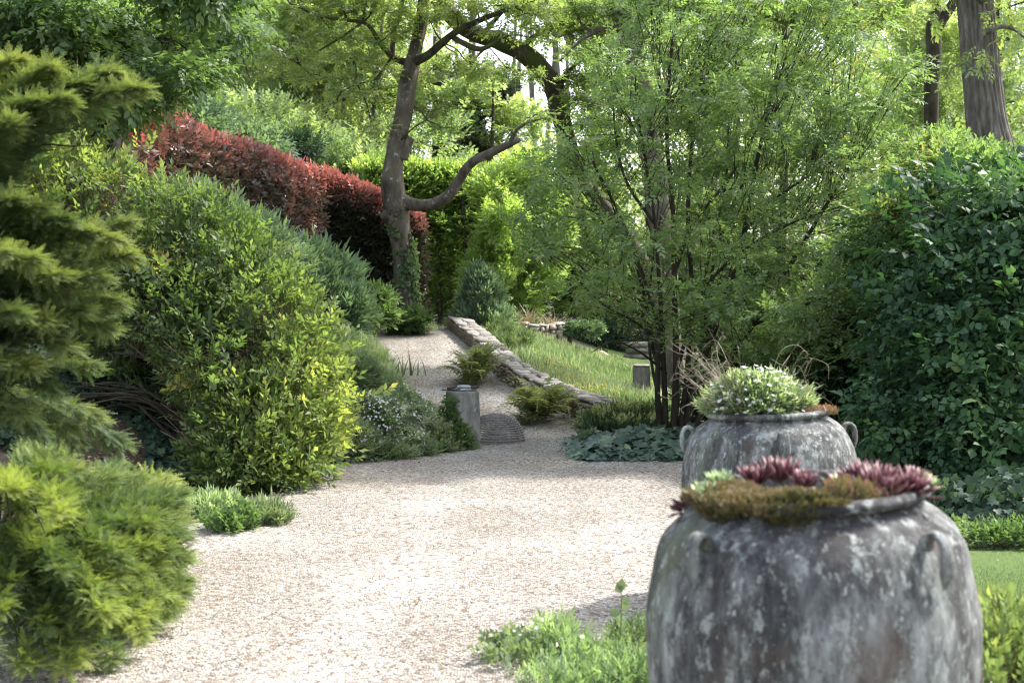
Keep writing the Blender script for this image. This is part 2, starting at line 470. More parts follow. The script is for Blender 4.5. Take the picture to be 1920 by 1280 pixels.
def flint_mat(name, a, b, d):
    m, nt, out = new_mat(name)
    oi = nt.nodes.new('ShaderNodeObjectInfo'); tc = nt.nodes.new('ShaderNodeTexCoord')
    n = noise_node(nt, 22, 5, .7, tc.outputs['Object'])
    ad = nt.nodes.new('ShaderNodeMath'); ad.operation = 'MULTIPLY_ADD'; ad.inputs[1].default_value = .55
    nt.links.new(oi.outputs['Random'], ad.inputs[0])
    m2 = nt.nodes.new('ShaderNodeMath'); m2.operation = 'MULTIPLY'; m2.inputs[1].default_value = .6
    nt.links.new(n.outputs[0], m2.inputs[0]); nt.links.new(m2.outputs[0], ad.inputs[2])
    r = ramp(nt, [(.15, a), (.5, b), (.85, d)]); nt.links.new(ad.outputs[0], r.inputs[0])
    p = nt.nodes.new('ShaderNodeBsdfPrincipled'); p.inputs['Roughness'].default_value = .85
    nt.links.new(r.outputs[0], p.inputs['Base Color'])
    bm = nt.nodes.new('ShaderNodeBump'); bm.inputs['Strength'].default_value = .5; bm.inputs['Distance'].default_value = .01
    nt.links.new(n.outputs[0], bm.inputs['Height']); nt.links.new(bm.outputs[0], p.inputs['Normal'])
    nt.links.new(p.outputs[0], out.inputs[0])
    return m
M['flint'] = flint_mat('wall_flint', (.09, .07, .045), (.22, .175, .12), (.38, .32, .24))
M['cap'] = flint_mat('wall_coping', (.13, .115, .095), (.21, .19, .165), (.33, .30, .27))
M['brick'] = flint_mat('pale_wall_stone', (.28, .2, .15), (.42, .34, .27), (.6, .55, .48))
M['mortar'] = rough_mat('lime_mortar', [(.3, (.10, .09, .07)), (.7, (.22, .20, .17))], 25, bump=.6)
M['metal'] = rough_mat('weathered_metal', [(.3, (.16, .17, .18)), (.7, (.42, .43, .44))], 14, bump=.1, rough=.45)
M['rust'] = rough_mat('dark_iron', [(.3, (.03, .025, .022)), (.7, (.09, .07, .055))], 14, bump=.2, rough=.7)
M['wicker'] = rough_mat('grey_wicker', [(.25, (.12, .105, .095)), (.5, (.28, .26, .24)), (.8, (.46, .44, .42))], 40, bump=.4)
M['post_wood'] = rough_mat('weathered_post', [(.25, (.10, .085, .07)), (.5, (.21, .185, .16)), (.8, (.33, .31, .28))], 12, (1, 1, .25), .4, extra=[(4, .55, .7, (.13, .14, .10))])

def gravel_mat():
    m, nt, out = new_mat('pea_gravel')
    tc = nt.nodes.new('ShaderNodeTexCoord')
    def vor(scale, feat='F1'):
        v = nt.nodes.new('ShaderNodeTexVoronoi'); v.inputs['Scale'].default_value = scale; v.feature = feat
        nt.links.new(tc.outputs['Object'], v.inputs['Vector']); return v
    v = vor(85); v2 = vor(38)
    sp = nt.nodes.new('ShaderNodeSeparateColor'); nt.links.new(v.outputs['Color'], sp.inputs[0])
    r = ramp(nt, [(0, (.08, .067, .055)), (.2, (.195, .17, .143)), (.5, (.305, .28, .248)), (.8, (.415, .392, .36)), (1, (.61, .595, .565))])
    nt.links.new(sp.outputs[0], r.inputs[0])
    # wear: broad patches of darker, dirtier stone and a few green specks
    n = noise_node(nt, .9, 5, .6, tc.outputs['Object'])
    rn = ramp(nt, [(.3, (.74, .71, .67)), (.5, (.9, .89, .87)), (.68, (1.12, 1.12, 1.12))]); nt.links.new(n.outputs[0], rn.inputs[0])
    mx = nt.nodes.new('ShaderNodeMix'); mx.data_type = 'RGBA'; mx.blend_type = 'MULTIPLY'; mx.inputs[0].default_value = 1
    nt.links.new(r.outputs[0], mx.inputs[6]); nt.links.new(rn.outputs[0], mx.inputs[7])
    at = nt.nodes.new('ShaderNodeAttribute'); at.attribute_name = 'rnd'
    rt = ramp(nt, [(0, (.80, .78, .75)), (.4, (1.04, 1.03, 1.02)), (1, (1.2, 1.21, 1.22))]); nt.links.new(at.outputs['Fac'], rt.inputs[0])
    mt = nt.nodes.new('ShaderNodeMix'); mt.data_type = 'RGBA'; mt.blend_type = 'MULTIPLY'; mt.inputs[0].default_value = 1
    nt.links.new(mx.outputs[2], mt.inputs[6]); nt.links.new(rt.outputs[0], mt.inputs[7]); mx = mt
    sp2 = nt.nodes.new('ShaderNodeSeparateColor'); nt.links.new(v2.outputs['Color'], sp2.inputs[0])
    r2 = ramp(nt, [(.93, (0, 0, 0)), (.95, (1, 1, 1))]); nt.links.new(sp2.outputs[1], r2.inputs[0])
    mx2 = nt.nodes.new('ShaderNodeMix'); mx2.data_type = 'RGBA'
    nt.links.new(r2.outputs[0], mx2.inputs[0]); nt.links.new(mx.outputs[2], mx2.inputs[6]); mx2.inputs[7].default_value = (.17, .125, .09, 1)
    p = nt.nodes.new('ShaderNodeBsdfPrincipled'); p.inputs['Roughness'].default_value = .85
    p.inputs['Specular IOR Level'].default_value = .2
    nt.links.new(mx2.outputs[2], p.inputs['Base Color'])
    b = nt.nodes.new('ShaderNodeBump'); b.inputs['Strength'].default_value = 1; b.inputs['Distance'].default_value = .012
    b.invert = True
    nt.links.new(v.outputs['Distance'], b.inputs['Height']); nt.links.new(b.outputs[0], p.inputs['Normal'])
    nt.links.new(p.outputs[0], out.inputs[0])
    return m
M['gravel'] = gravel_mat()
def pebble_mat():
    m, nt, out = new_mat('loose_pebbles')
    at = nt.nodes.new('ShaderNodeAttribute'); at.attribute_name = 'rnd'
    r = ramp(nt, [(0, (.085, .066, .05)), (.2, (.2, .16, .13)), (.5, (.32, .285, .25)), (.8, (.44, .405, .365)), (1, (.64, .61, .575))])
    nt.links.new(at.outputs['Fac'], r.inputs[0])
    p = nt.nodes.new('ShaderNodeBsdfPrincipled'); p.inputs['Roughness'].default_value = .7
    nt.links.new(r.outputs[0], p.inputs['Base Color']); nt.links.new(p.outputs[0], out.inputs[0])
    return m
M['pebble'] = pebble_mat()
def lawn_mat():
    return rough_mat('mown_lawn', [(.3, (.05, .085, .02)), (.55, (.085, .135, .032)), (.8, (.13, .185, .05))], 35, bump=.5, bscale=160, extra=[(.8, .45, .65, (.08, .115, .03))])
M['lawn'] = lawn_mat()
def pot_mat(name, seed):
    m, nt, out = new_mat(name)
    tc = nt.nodes.new('ShaderNodeTexCoord')
    mp = nt.nodes.new('ShaderNodeMapping'); mp.inputs['Location'].default_value = (seed, seed * 1.7, seed * .3); mp.inputs['Scale'].default_value = (1, 1, .6)
    nt.links.new(tc.outputs['Object'], mp.inputs[0])
    st = nt.nodes.new('ShaderNodeMapping'); st.inputs['Scale'].default_value = (1.1, 1.1, .34); st.inputs['Location'].default_value = (seed, 3, 1)
    nt.links.new(tc.outputs['Object'], st.inputs[0])
    n = noise_node(nt, 6, 10, .76, st.outputs[0])
    r = ramp(nt, [(.37, (.026, .026, .028)), (.45, (.085, .086, .083)), (.53, (.20, .21, .20)), (.65, (.40, .43, .41))])
    nt.links.new(n.outputs[0], r.inputs[0])
    col = r.outputs[0]
    def layer(src, lo, hi, colr, mode='MIX', k=1.0):
        nonlocal col
        rr = ramp(nt, [(lo, (0, 0, 0)), (hi, (k, k, k))]); nt.links.new(src, rr.inputs[0])
        mx = nt.nodes.new('ShaderNodeMix'); mx.data_type = 'RGBA'; mx.blend_type = mode
        nt.links.new(rr.outputs[0], mx.inputs[0]); nt.links.new(col, mx.inputs[6]); mx.inputs[7].default_value = (*colr, 1)
        col = mx.outputs[2]
    layer(noise_node(nt, 3.2, 6, .7, st.outputs[0]).outputs[0], .50, .60, (.042, .037, .042), k=.72)
    layer(noise_node(nt, 13, 7, .72, mp.outputs[0]).outputs[0], .52, .58, (.05, .046, .045), k=.7)      # dark soot stains
    layer(noise_node(nt, 4.1, 5, .6, mp.outputs[0]).outputs[0], .55, .64, (.15, .105, .08), k=.5)        # rusty brown
    layer(noise_node(nt, 3.7, 6, .6, st.outputs[0]).outputs[0], .58, .72, (.15, .18, .11), k=.7)         # green algae
    layer(noise_node(nt, 21, 8, .78, mp.outputs[0]).outputs[0], .54, .60, (.42, .45, .42), k=.75)        # pale lichen
    layer(noise_node(nt, 46, 5, .7, mp.outputs[0]).outputs[0], .62, .68, (.60, .60, .56), k=.75)
    layer(noise_node(nt, 70, 4, .7, mp.outputs[0]).outputs[0], .61, .68, (.05, .047, .042), k=.8)
    v = nt.nodes.new('ShaderNodeTexVoronoi'); v.inputs['Scale'].default_value = 13; nt.links.new(mp.outputs[0], v.inputs['Vector'])
    inv = nt.nodes.new('ShaderNodeMath'); inv.operation = 'SUBTRACT'; inv.inputs[0].default_value = 1; nt.links.new(v.outputs['Distance'], inv.inputs[1])
    layer(inv.outputs[0], .86, .90, (.42, .45, .42), k=.3)
    p = nt.nodes.new('ShaderNodeBsdfPrincipled'); p.inputs['Roughness'].default_value = .88; p.inputs['Specular IOR Level'].default_value = .25
    nt.links.new(col, p.inputs['Base Color'])
    b = nt.nodes.new('ShaderNodeBump'); b.inputs['Strength'].default_value = 1.0; b.inputs['Distance'].default_value = .016
    n3 = noise_node(nt, 24, 10, .8, mp.outputs[0]); nt.links.new(n3.outputs[0], b.inputs['Height'])
    nt.links.new(b.outputs[0], p.inputs['Normal']); nt.links.new(p.outputs[0], out.inputs[0])
    return m
M['pot1'] = pot_mat('lichened_pottery', 0.0)
M['pot2'] = pot_mat('pale_lichened_pottery', 7.3)

# sprig templates
L2, L2w, L2n, L6 = leaf2(.26), leaf2(.36), leaf2(.14, .05), leaf6(.27)
SP = [sprig(L2, 7, 1, .42, 55, s) for s in range(4)]
SPw = [sprig(L2w, 6, 1, .46, 58, 10 + s) for s in range(4)]
SP6 = [sprig(L6, 7, 1, .40, 55, 20 + s) for s in range(4)]
SPt = [sprig(L2, 7, 1, .44, 52, 30 + s, up=.35, tipfirst=.3) for s in range(4)]      # upright shoots
SPp = [sprig(leaf2(.2), 6, 1, .46, 62, 50 + s, up=.1) for s in range(3)]      # open, more spreading shoots
SPn = [sprig(L2n, 8, 1, .55, 48, 40 + s, up=.3, tipfirst=.25) for s in range(4)]      # narrow-leaved shoots

# ================================================================== SETTING
def grid_rows(ys, x0f, x1f, nx, zf, name, mat, wav=0, kind='structure', dz=0.0, attrf=None):
    rows = []
    for y in ys:
        a, b = float(x0f(y)), float(x1f(y))
        if wav:
            a += wav * noise3(np.array([y * 1.0, 0, 0]), 3.1, 11) ; b += wav * noise3(np.array([y * 1.0, 5, 0]), 3.1, 12)
        rows.append(np.stack([np.linspace(a, b, nx), np.full(nx, y)], -1))
    G = np.array(rows)
    Z = zf(G[..., 0], G[..., 1]) + dz
    V = np.concatenate([G, Z[..., None]], -1).reshape(-1, 3)
    idx = np.arange(len(V)).reshape(len(ys), nx)
    f = np.stack([idx[:-1, :-1], idx[:-1, 1:], idx[1:, 1:], idx[1:, :-1]], -1).reshape(-1, 4)
    o = MB().add(V, f, .5 if attrf is None else attrf(V)).build(name, mat, smooth=True)
    tag(o, kind=kind)
    return o

def ground():
    xs = np.concatenate([-np.geomspace(500, 12.5, 18), np.arange(-12, 12.01, .16), np.geomspace(12.5, 500, 18)])
    ys = np.concatenate([-np.geomspace(200, .5, 8), np.arange(0, 34, .16), np.geomspace(34.5, 700, 22)])
    X, Y = np.meshgrid(xs, ys)
    Z = gh(X, np.clip(Y, -50, 90))
    Z = np.where(np.abs(X) > 60, np.minimum(Z, 4), Z)
    V = np.stack([X, Y, Z], -1).reshape(-1, 3)
    idx = np.arange(len(V)).reshape(X.shape)
    f = np.stack([idx[:-1, :-1], idx[:-1, 1:], idx[1:, 1:], idx[1:, :-1]], -1).reshape(-1, 4)
    tag(MB().add(V, f).build('ground', M['soil'], smooth=True), kind='structure')
ground()

def xr(y):      # right edge of the gravel
    return np.interp(y, [0, 5, 6.3, 7.0, 7.6, 12.85, 13.05, 14.5, 15.6, 16.2, 17.5, 18.9, 20.5, 23.0, 25], [1.5, 1.6, 1.7, 1.9, 2.3, 3.1, .62, .72, .88, .86, .28, -.2, -.54, -1.02, -1.3])
ys = np.arange(0, 23.9, .09)
def tracks(V):       # two faint wheel tracks curving up the drive
    x, y = V[:, 0], V[:, 1]
    c0 = np.interp(y, [0, 5, 8, 11, 13, 15, 18], [-.25, -.15, .12, .2, .1, -.05, -.6])
    wdt = np.interp(y, [0, 13, 16, 20], [.72, .66, .4, .3])
    t = np.exp(-((np.abs(x - c0) - wdt) / .19) ** 2) * (1 + .3 * noise3(V, 1.1, 34))
    return np.clip(.35 + .5 * t + .12 * noise3(V, .8, 33), 0, 1)
def gz(x, y):
    V = np.stack([x, y, 0 * x], -1).reshape(-1, 3)
    return gh(x, y) - .012 * (tracks(V).reshape(x.shape) - .5) + .004 * noise3(np.stack([x, y, 0 * x], -1), 5, 35)
grid_rows(ys, lambda y: xl(y) - .05, xr, 110, gz, 'gravel_path', M['gravel'], .035, dz=.02, attrf=tracks)
grid_rows(np.arange(15.6, 44, .3), lambda y: np.maximum(xw(y) + 3.0, 1.3) if y < 24 else 2.3, lambda y: 16, 60, gh, 'lawn', M['lawn'], .05, dz=.012)
grid_rows(np.arange(5.2, 8.6, .1), lambda y: 2.15, lambda y: 6, 24, gh, 'lawn', M['lawn'], .04, dz=.012)

# ------------------------------------------------------------------ loose pebbles
def pebbles():
    r = np.random.default_rng(5)
    n = 42000
    y = 4.8 + (15 - 4.8) * r.random(n) ** 1.5
    a, b = xl(y), xr(y)
    x = a + (b - a) * r.random(n)
    # stray stones just beyond the edges, fewer of them
    k = n // 25
    x[:k] = a[:k] - r.exponential(.07, k); x[k:2 * k] = b[k:2 * k] + r.exponential(.07, k)
    z = gh(x, y) + .015
    o8 = np.array([[1, 0, 0], [0, 1, 0], [-1, 0, 0], [0, -1, 0], [0, 0, .7], [0, 0, -.5]], float)
    T = dict(v=o8, f=[np.array([[0, 1, 4], [1, 2, 4], [2, 3, 4], [3, 0, 4]])], r=np.zeros(6))
    mb = MB()
    s = r.uniform(.0035, .0075, n)
    D = rdir(n, r) * [1, 1, .3]
    N = rdir(n, r) * .5 + [0, 0, 1]
    place(mb, T, np.stack([x, y, z], -1), D, N, s, np.clip(r.normal(.5, .27, n), 0, 1))
    tag(mb.build('pebbles', M['pebble']), kind='stuff')
pebbles()
def fallen():
    r = np.random.default_rng(6); n = 1100
    y = 5 + 17 * r.random(n) ** 1.2; a, b = xl(y), np.minimum(xr(y), 2.2)
    e = np.where(r.random(n) < .6, r.exponential(.12, n), r.random(n)); e = np.clip(e, 0, 1)
    x = np.where(r.random(n) < .55, a + (b - a) * e, b - (b - a) * e)
    P = np.stack([x, y, gh(x, y) + .028], -1)
    mb = MB(); place(mb, leaf2(.3), P, rdir(n, r) * [1, 1, .25], rdir(n, r) * .4 + [0, 0, 1], r.uniform(.012, .035, n), r.random(n))
    tag(mb.build('fallen_leaves', M['fallen']), kind='stuff')
fallen()

# ================================================================== FAR WOODLAND
def limb_pts(a, b, lift, rng, wob=.1):
    a, b = np.asarray(a, float), np.asarray(b, float)
    L = np.linalg.norm(b - a)
    m1 = a + (b - a) * .33 + [0, 0, lift * L] + rng.normal(0, wob * L, 3) * .5
    m2 = a + (b - a) * .68 + [0, 0, lift * L * 1.1] + rng.normal(0, wob * L, 3) * .5
    return [a, m1, m2, b]

def tree(name, label, cat, trunk, rads, clumps, n, Ts, size, mleaf, mbark, seed=0, group=None, sides=8, bump=.06,
         kw=None, gapf=0, gap=-9, shell=.5, start=.35, limb_r=.35, twigs=6, maxb=14, leafkw=None, tube_sub=4, crown=True, ptmod=None):
    rng = np.random.default_rng(seed)
    trunk = np.asarray(trunk, float)
    root = thing(name, label, cat, trunk[0], group)
    part(tube(MB(), trunk, rads, sides, tube_sub, bump, 4, seed), 'trunk', mbark, root, True)
    if not len(clumps): return root
    C = np.asarray(clumps, float)
    TP, TR = catmull(trunk, rads, 6)
    i0 = int(len(TP) * start)
    tw = MB(); bc = 0
    for c in C:
        p = c[:3]
        # join the trunk somewhat below the clump
        cand = TP[i0:]
        tgt = p - [0, 0, .35 * np.linalg.norm(p[:2] - TP[len(TP) // 2][:2]) + .3]
        k = i0 + int(np.argmin(np.linalg.norm(cand - tgt, axis=1)))
        a = TP[k]; ra = min(TR[k] * .55, .02 + .016 * np.linalg.norm(p - a)) if limb_r is None else TR[k] * limb_r
        pts = limb_pts(a, p, .05, rng)
        if bc < maxb:
            part(tube(MB(), pts, [ra, ra * .8, ra * .55, ra * .25], 6, 4, .05, 5, seed + bc), 'branch', mbark, root, True)
            bc += 1
        else: tube(tw, pts, [ra, ra * .8, ra * .55, ra * .25], 5, 3)
        for j in range(twigs):
            e = p + rdir(1, rng)[0] * c[3:] * .85
            s0 = np.asarray(pts[2]) * .5 + np.asarray(p) * .5
            tube(tw, [s0, (s0 + e) / 2 + rng.normal(0, .05, 3) * c[3], e], [ra * .25, ra * .17, ra * .06], 3, 2, cap=False)
    if tw.n: part(tw, 'twigs', mbark, root, True, kind='stuff')
    P, O = clump_pts(C, n, rng, shell, gapf, gap, seed)
    if ptmod is not None: P, O = ptmod(P, O)
    mb = MB()
    foliage(mb, Ts, P, O, rng, size, **(leafkw or {}))
    part(mb, 'crown', mleaf, root, kind='stuff')
    return root

def pxof(P): return 960 + P[:, 0] / P[:, 1] * F, HZ - (P[:, 2] - EYE) / P[:, 1] * F

def far_wood():
    rng = np.random.default_rng(77)
    # the thick of the wood: leaf masses behind everything, thinner in the clearing where the sky shows
    mb = MB()
    for (n, d0, d1, x0, x1, zt, mat) in ((1, 58, 74, -42, 40, 19, 'far'),):
        N = 62000
        y = rng.uniform(d0, d1, N); x = rng.uniform(x0, x1, N)
        z = gh(x, y) + rng.random(N) ** .9 * zt
        P = np.stack([x, y, z], -1)
        u = x / y      # the clearing lies to the right of the middle
        thin = sst(-.055, -.02, u) * sst(.085, .045, u) * sst(3.5, 6.5, z)
        dens = noise3(P, .28, 21) * .5 + noise3(P, .9, 22) * .3
        keep = dens > (-.28 + 1.35 * thin + .5 * sst(12, 20, z))
        P = P[keep]
        O = rdir(len(P), rng)
        R = np.clip(.45 + .28 * noise3(P, .35, 23) + rng.normal(0, .13, len(P)), 0, 1)
        foliage(mb, SPw[:2], P, O, rng, .42, R=R)
    tag(mb.build('woodland_foliage', M['far']), kind='stuff')
    tr = MB()
    for i in range(60):
        y = rng.uniform(58, 74); x = rng.uniform(-34, 34)
        b = np.array([x, y, gh(x, y) - .2]); h = rng.uniform(11, 18); t = b + [rng.normal(0, 1), rng.normal(0, .5), h]
        tube(tr, [b, (b + t) / 2 + rng.normal(0, .25, 3), t], [.22, .15, .05], 5, 2)
    tag(tr.build('woodland_trunks', M['bark_pale'], smooth=True), kind='stuff')
    # trees that stand nearer
    spots = [(-15.5, 44, 12, 'far2', .5), (-13.0, 38, 11, 'far', .3), (-10.8, 45, 13, 'far2', .4), (-9.2, 35, 10, 'far', .3), (-7.0, 41, 12, 'far', .4),
             (-5.4, 34, 9.5, 'far', .2), (-3.4, 39, 11, 'far', .2), (-6.6, 50, 14, 'far2', .3), (-1.2, 46, 7.0, 'far', .2), (4.6, 44, 12.5, 'far', .3), (7.0, 38, 11.5, 'far2', .4),
             (9.6, 43, 13, 'far', .4), (12.0, 36, 12, 'far2', .4), (15.0, 42, 13, 'far', .4), (-18.5, 40, 12, 'far2', .5), (18.0, 39, 12, 'far', .4), (6.2, 52, 14, 'far', .4), (2.9, 50, 5.6, 'far', .3)]
    for i, (x, y, h, mt, dk) in enumerate(spots):
        r = np.random.default_rng(300 + i)
        z0 = float(gh(x, y))
        top = np.array([x + r.normal(0, .5), y + r.normal(0, .4), z0 + h])
        b = np.array([x, y, z0 - .15])
        tk = [b, b * .65 + top * .35 + r.normal(0, .15, 3), b * .35 + top * .65 + r.normal(0, .2, 3), top]
        cl = []
        for k in range(15):
            t = .12 + .88 * (k + .5) / 15
            a = r.uniform(0, 6.28); rr = r.uniform(.3, 1.0) * h * .2
            ctr = b * (1 - t) + top * t + np.array([math.cos(a) * rr, math.sin(a) * rr, 0])
            s = h * r.uniform(.075, .13)
            cl.append([*ctr, s * 1.35, s * 1.35, s * .75])
        tree('woodland_tree', 'slender spring woodland tree with fresh pale leaves behind the garden', 'tree', tk, [.17, .13, .09, .03], cl, 2600, SPw, .34, M[mt], M['bark_dark'],
             400 + i, 'woodland trees behind the garden', 6, gapf=.9, gap=-.35, maxb=5, twigs=4, shell=.35, start=.15)
far_wood()

# thin trunks in front of the wood, above the red hedge
def saplings():
    data = [
        ('leftmost of the thin bare stemmed saplings above the red hedge, forking high', [(612, 330), (604, 230), (600, 150), (588, 70), (575, -20)], 5, 33, [[(604, 230), (640, 150), (690, 80)], [(600, 160), (575, 110), (540, 60)]]),
        ('middle thin sapling above the red hedge with a curved leaning stem', [(622, 330), (640, 260), (645, 180), (655, 90), (672, -20)], 6, 31, [[(640, 250), (600, 190), (590, 110)], [(645, 190), (690, 120), (700, 50)], [(650, 130), (625, 80), (620, 10)]]),
        ('thin upright sapling just left of the gnarled trunk above the hedge', [(676, 380), (690, 320), (700, 250), (703, 180), (715, 60), (722, -20)], 6, 30, [[(700, 250), (735, 200), (750, 140)], [(702, 200), (672, 150), (650, 90)]]),
        ('dark slanting young stem rising beside the dark end of the red hedge', [(590, 350), (560, 290), (520, 230), (470, 150), (440, 60)], 4, 32, [[(560, 290), (590, 210), (585, 130)]]),
    ]
    for i, (lb, pts, hw, d, brs) in enumerate(data):
        r = np.random.default_rng(600 + i)
        P = [W(a, b, d) for a, b in pts]
        g = float(gh(P[0][0], d))
        P = [np.array([P[0][0], d, g - .1])] + P
        rads = np.linspace(hw * 1.3, hw * .35, len(P)) / F * d
        root = thing('sapling', lb, 'sapling', P[0], 'saplings above the red hedge')
        part(tube(MB(), P, rads, 6, 4, .05, 4, i), 'trunk', M['bark_grey'], root, True)
        cl = []
        tw = MB()
        for b in brs:
            B = [W(x, y, d + r.uniform(-.4, .4)) for x, y in b]
            part(tube(MB(), B, np.linspace(hw * .5, hw * .2, len(B)) / F * d, 5, 4), 'branch', M['bark_grey'], root, True)
            for _ in range(14):
                t = r.random(); s = B[1] * (1 - t) + B[2] * t
                e = s + rdir(1, r)[0] * [.5, .5, .35] + [0, 0, .15]
                tube(tw, [s, (s + e) / 2 + r.normal(0, .04, 3), e], [.008, .006, .003], 3, 2, cap=False)
                cl.append([*e, .32, .32, .14])
        for _ in range(16):
            t = r.uniform(.35, 1); k = int(t * (len(P) - 1.01)); s = P[k] * .5 + P[min(k + 1, len(P) - 1)] * .5
            e = s + rdir(1, r)[0] * [.9, .9, .5]; tube(tw, [s, (s + e) / 2 + r.normal(0, .05, 3), e], [.009, .006, .003], 3, 2, cap=False)
            cl.append([*e, .35, .35, .14])
        part(tw, 'twigs', M['bark_grey'], root, True, kind='stuff')
        PP, O = clump_pts(cl, 1900, r, .1)
        mb = MB(); foliage(mb, SP, PP, O, r, .2, up=.05, out=.6, R=np.clip(r.normal(.65, .2, len(PP)), 0, 1))
        part(mb, 'crown', M['t1leaf'], root, kind='stuff')
saplings()

# shrub understorey in front of the wood (above the red hedge, left of the big trunk)
def leaf_mass(name, label, cat, C, n, Ts, size, mat, seed, kind=None, shell=.5, gapf=0, gap=-9, stems=0, stem_base=None, smat=None, kw=None, R=None, group=None, stem_r=.012, part_name='foliage', pick=0, leafT=None):
    r = np.random.default_rng(seed)
    C = np.array(C, float)
    C[:, 2] = np.maximum(C[:, 2], gh(C[:, 0], C[:, 1]) + .2 * C[:, 5])
    base = stem_base if stem_base is not None else [C[:, 0].mean(), C[:, 1].mean(), float(gh(C[:, 0].mean(), C[:, 1].mean()))]
    root = thing(name, label, cat, base, group)
    P, O = clump_pts(C, n, r, shell, gapf, gap, seed)
    g = gh(P[:, 0], P[:, 1]); ok = P[:, 2] > g + .01
    P, O = P[ok], O[ok]
    mb = MB()
    kk = dict(kw or {})
    if R is not None: kk['R'] = R(P, O, r)
    if n > 1:
        foliage(mb, Ts, P, O, r, size, **kk)
        part(mb, part_name, mat, root, kind='stuff')
    if stems:
        st = MB()
        b = np.asarray(base, float)
        for i in range(stems):
            c = C[r.integers(len(C))]
            e = c[:3] + rdir(1, r)[0] * c[3:] * .8
            s = b + [*r.normal(0, .12, 2), -.03]
            tube(st, [s, s * .6 + e * .4 + [0, 0, .12 * np.linalg.norm(e - s)], e], [stem_r, stem_r * .7, stem_r * .25], 4, 3, cap=False)
        part(st, 'stems', smat or M['twig'], root, True, kind='stuff')
    return root

leaf_mass('understorey_shrub', 'pale green leafy thicket rising behind the red hedge, left half', 'shrub',
          [[-5.9, 27.5, 3.2, 1.6, 1, 1.3], [-4.7, 28.5, 3.0, 1.5, 1, 1.4], [-7.4, 28, 3.8, 1.8, 1, 1.6], [-5.2, 29, 4.6, 1.5, .9, .9]], 6500, SP, .26, M['far'], 31, shell=.3, gapf=1.4, gap=-.3, stems=14, smat=M['bark_grey'])
leaf_mass('understorey_shrub', 'soft mid green leafy thicket between the red hedge and the gnarled trunk', 'shrub',
          [[-3.4, 28.5, 2.9, 1.2, .9, 1.5], [-2.7, 29.5, 3.6, 1.1, .9, 1.3], [-1.7, 31, 4.2, 1.0, .9, 1.2]], 5200, SP, .24, M['far2'], 32, shell=.3, gapf=1.4, gap=-.35, stems=12, smat=M['bark_grey'])
leaf_mass('evergreen_shrub', 'dark blue green evergreen bush behind the highest part of the red hedge', 'shrub',
          [[-5.6, 23.5, 4.1, .9, .7, .7], [-4.7, 24.5, 3.9, .8, .6, .5]], 3200, SP, .22, M['bluegreen'], 33, shell=.4, kw=dict(R=None))
leaf_mass('holly_bush', 'small dark glossy evergreen sapling in the thicket above the hedge', 'shrub',
          [[-4.35, 27.0, 4.05, .45, .4, .28], [-4.7, 27, 3.7, .4, .4, .25], [-4.0, 27, 4.3, .35, .3, .2]], 1300, SP, .2, M['ivy'], 34, shell=.2, stems=5)

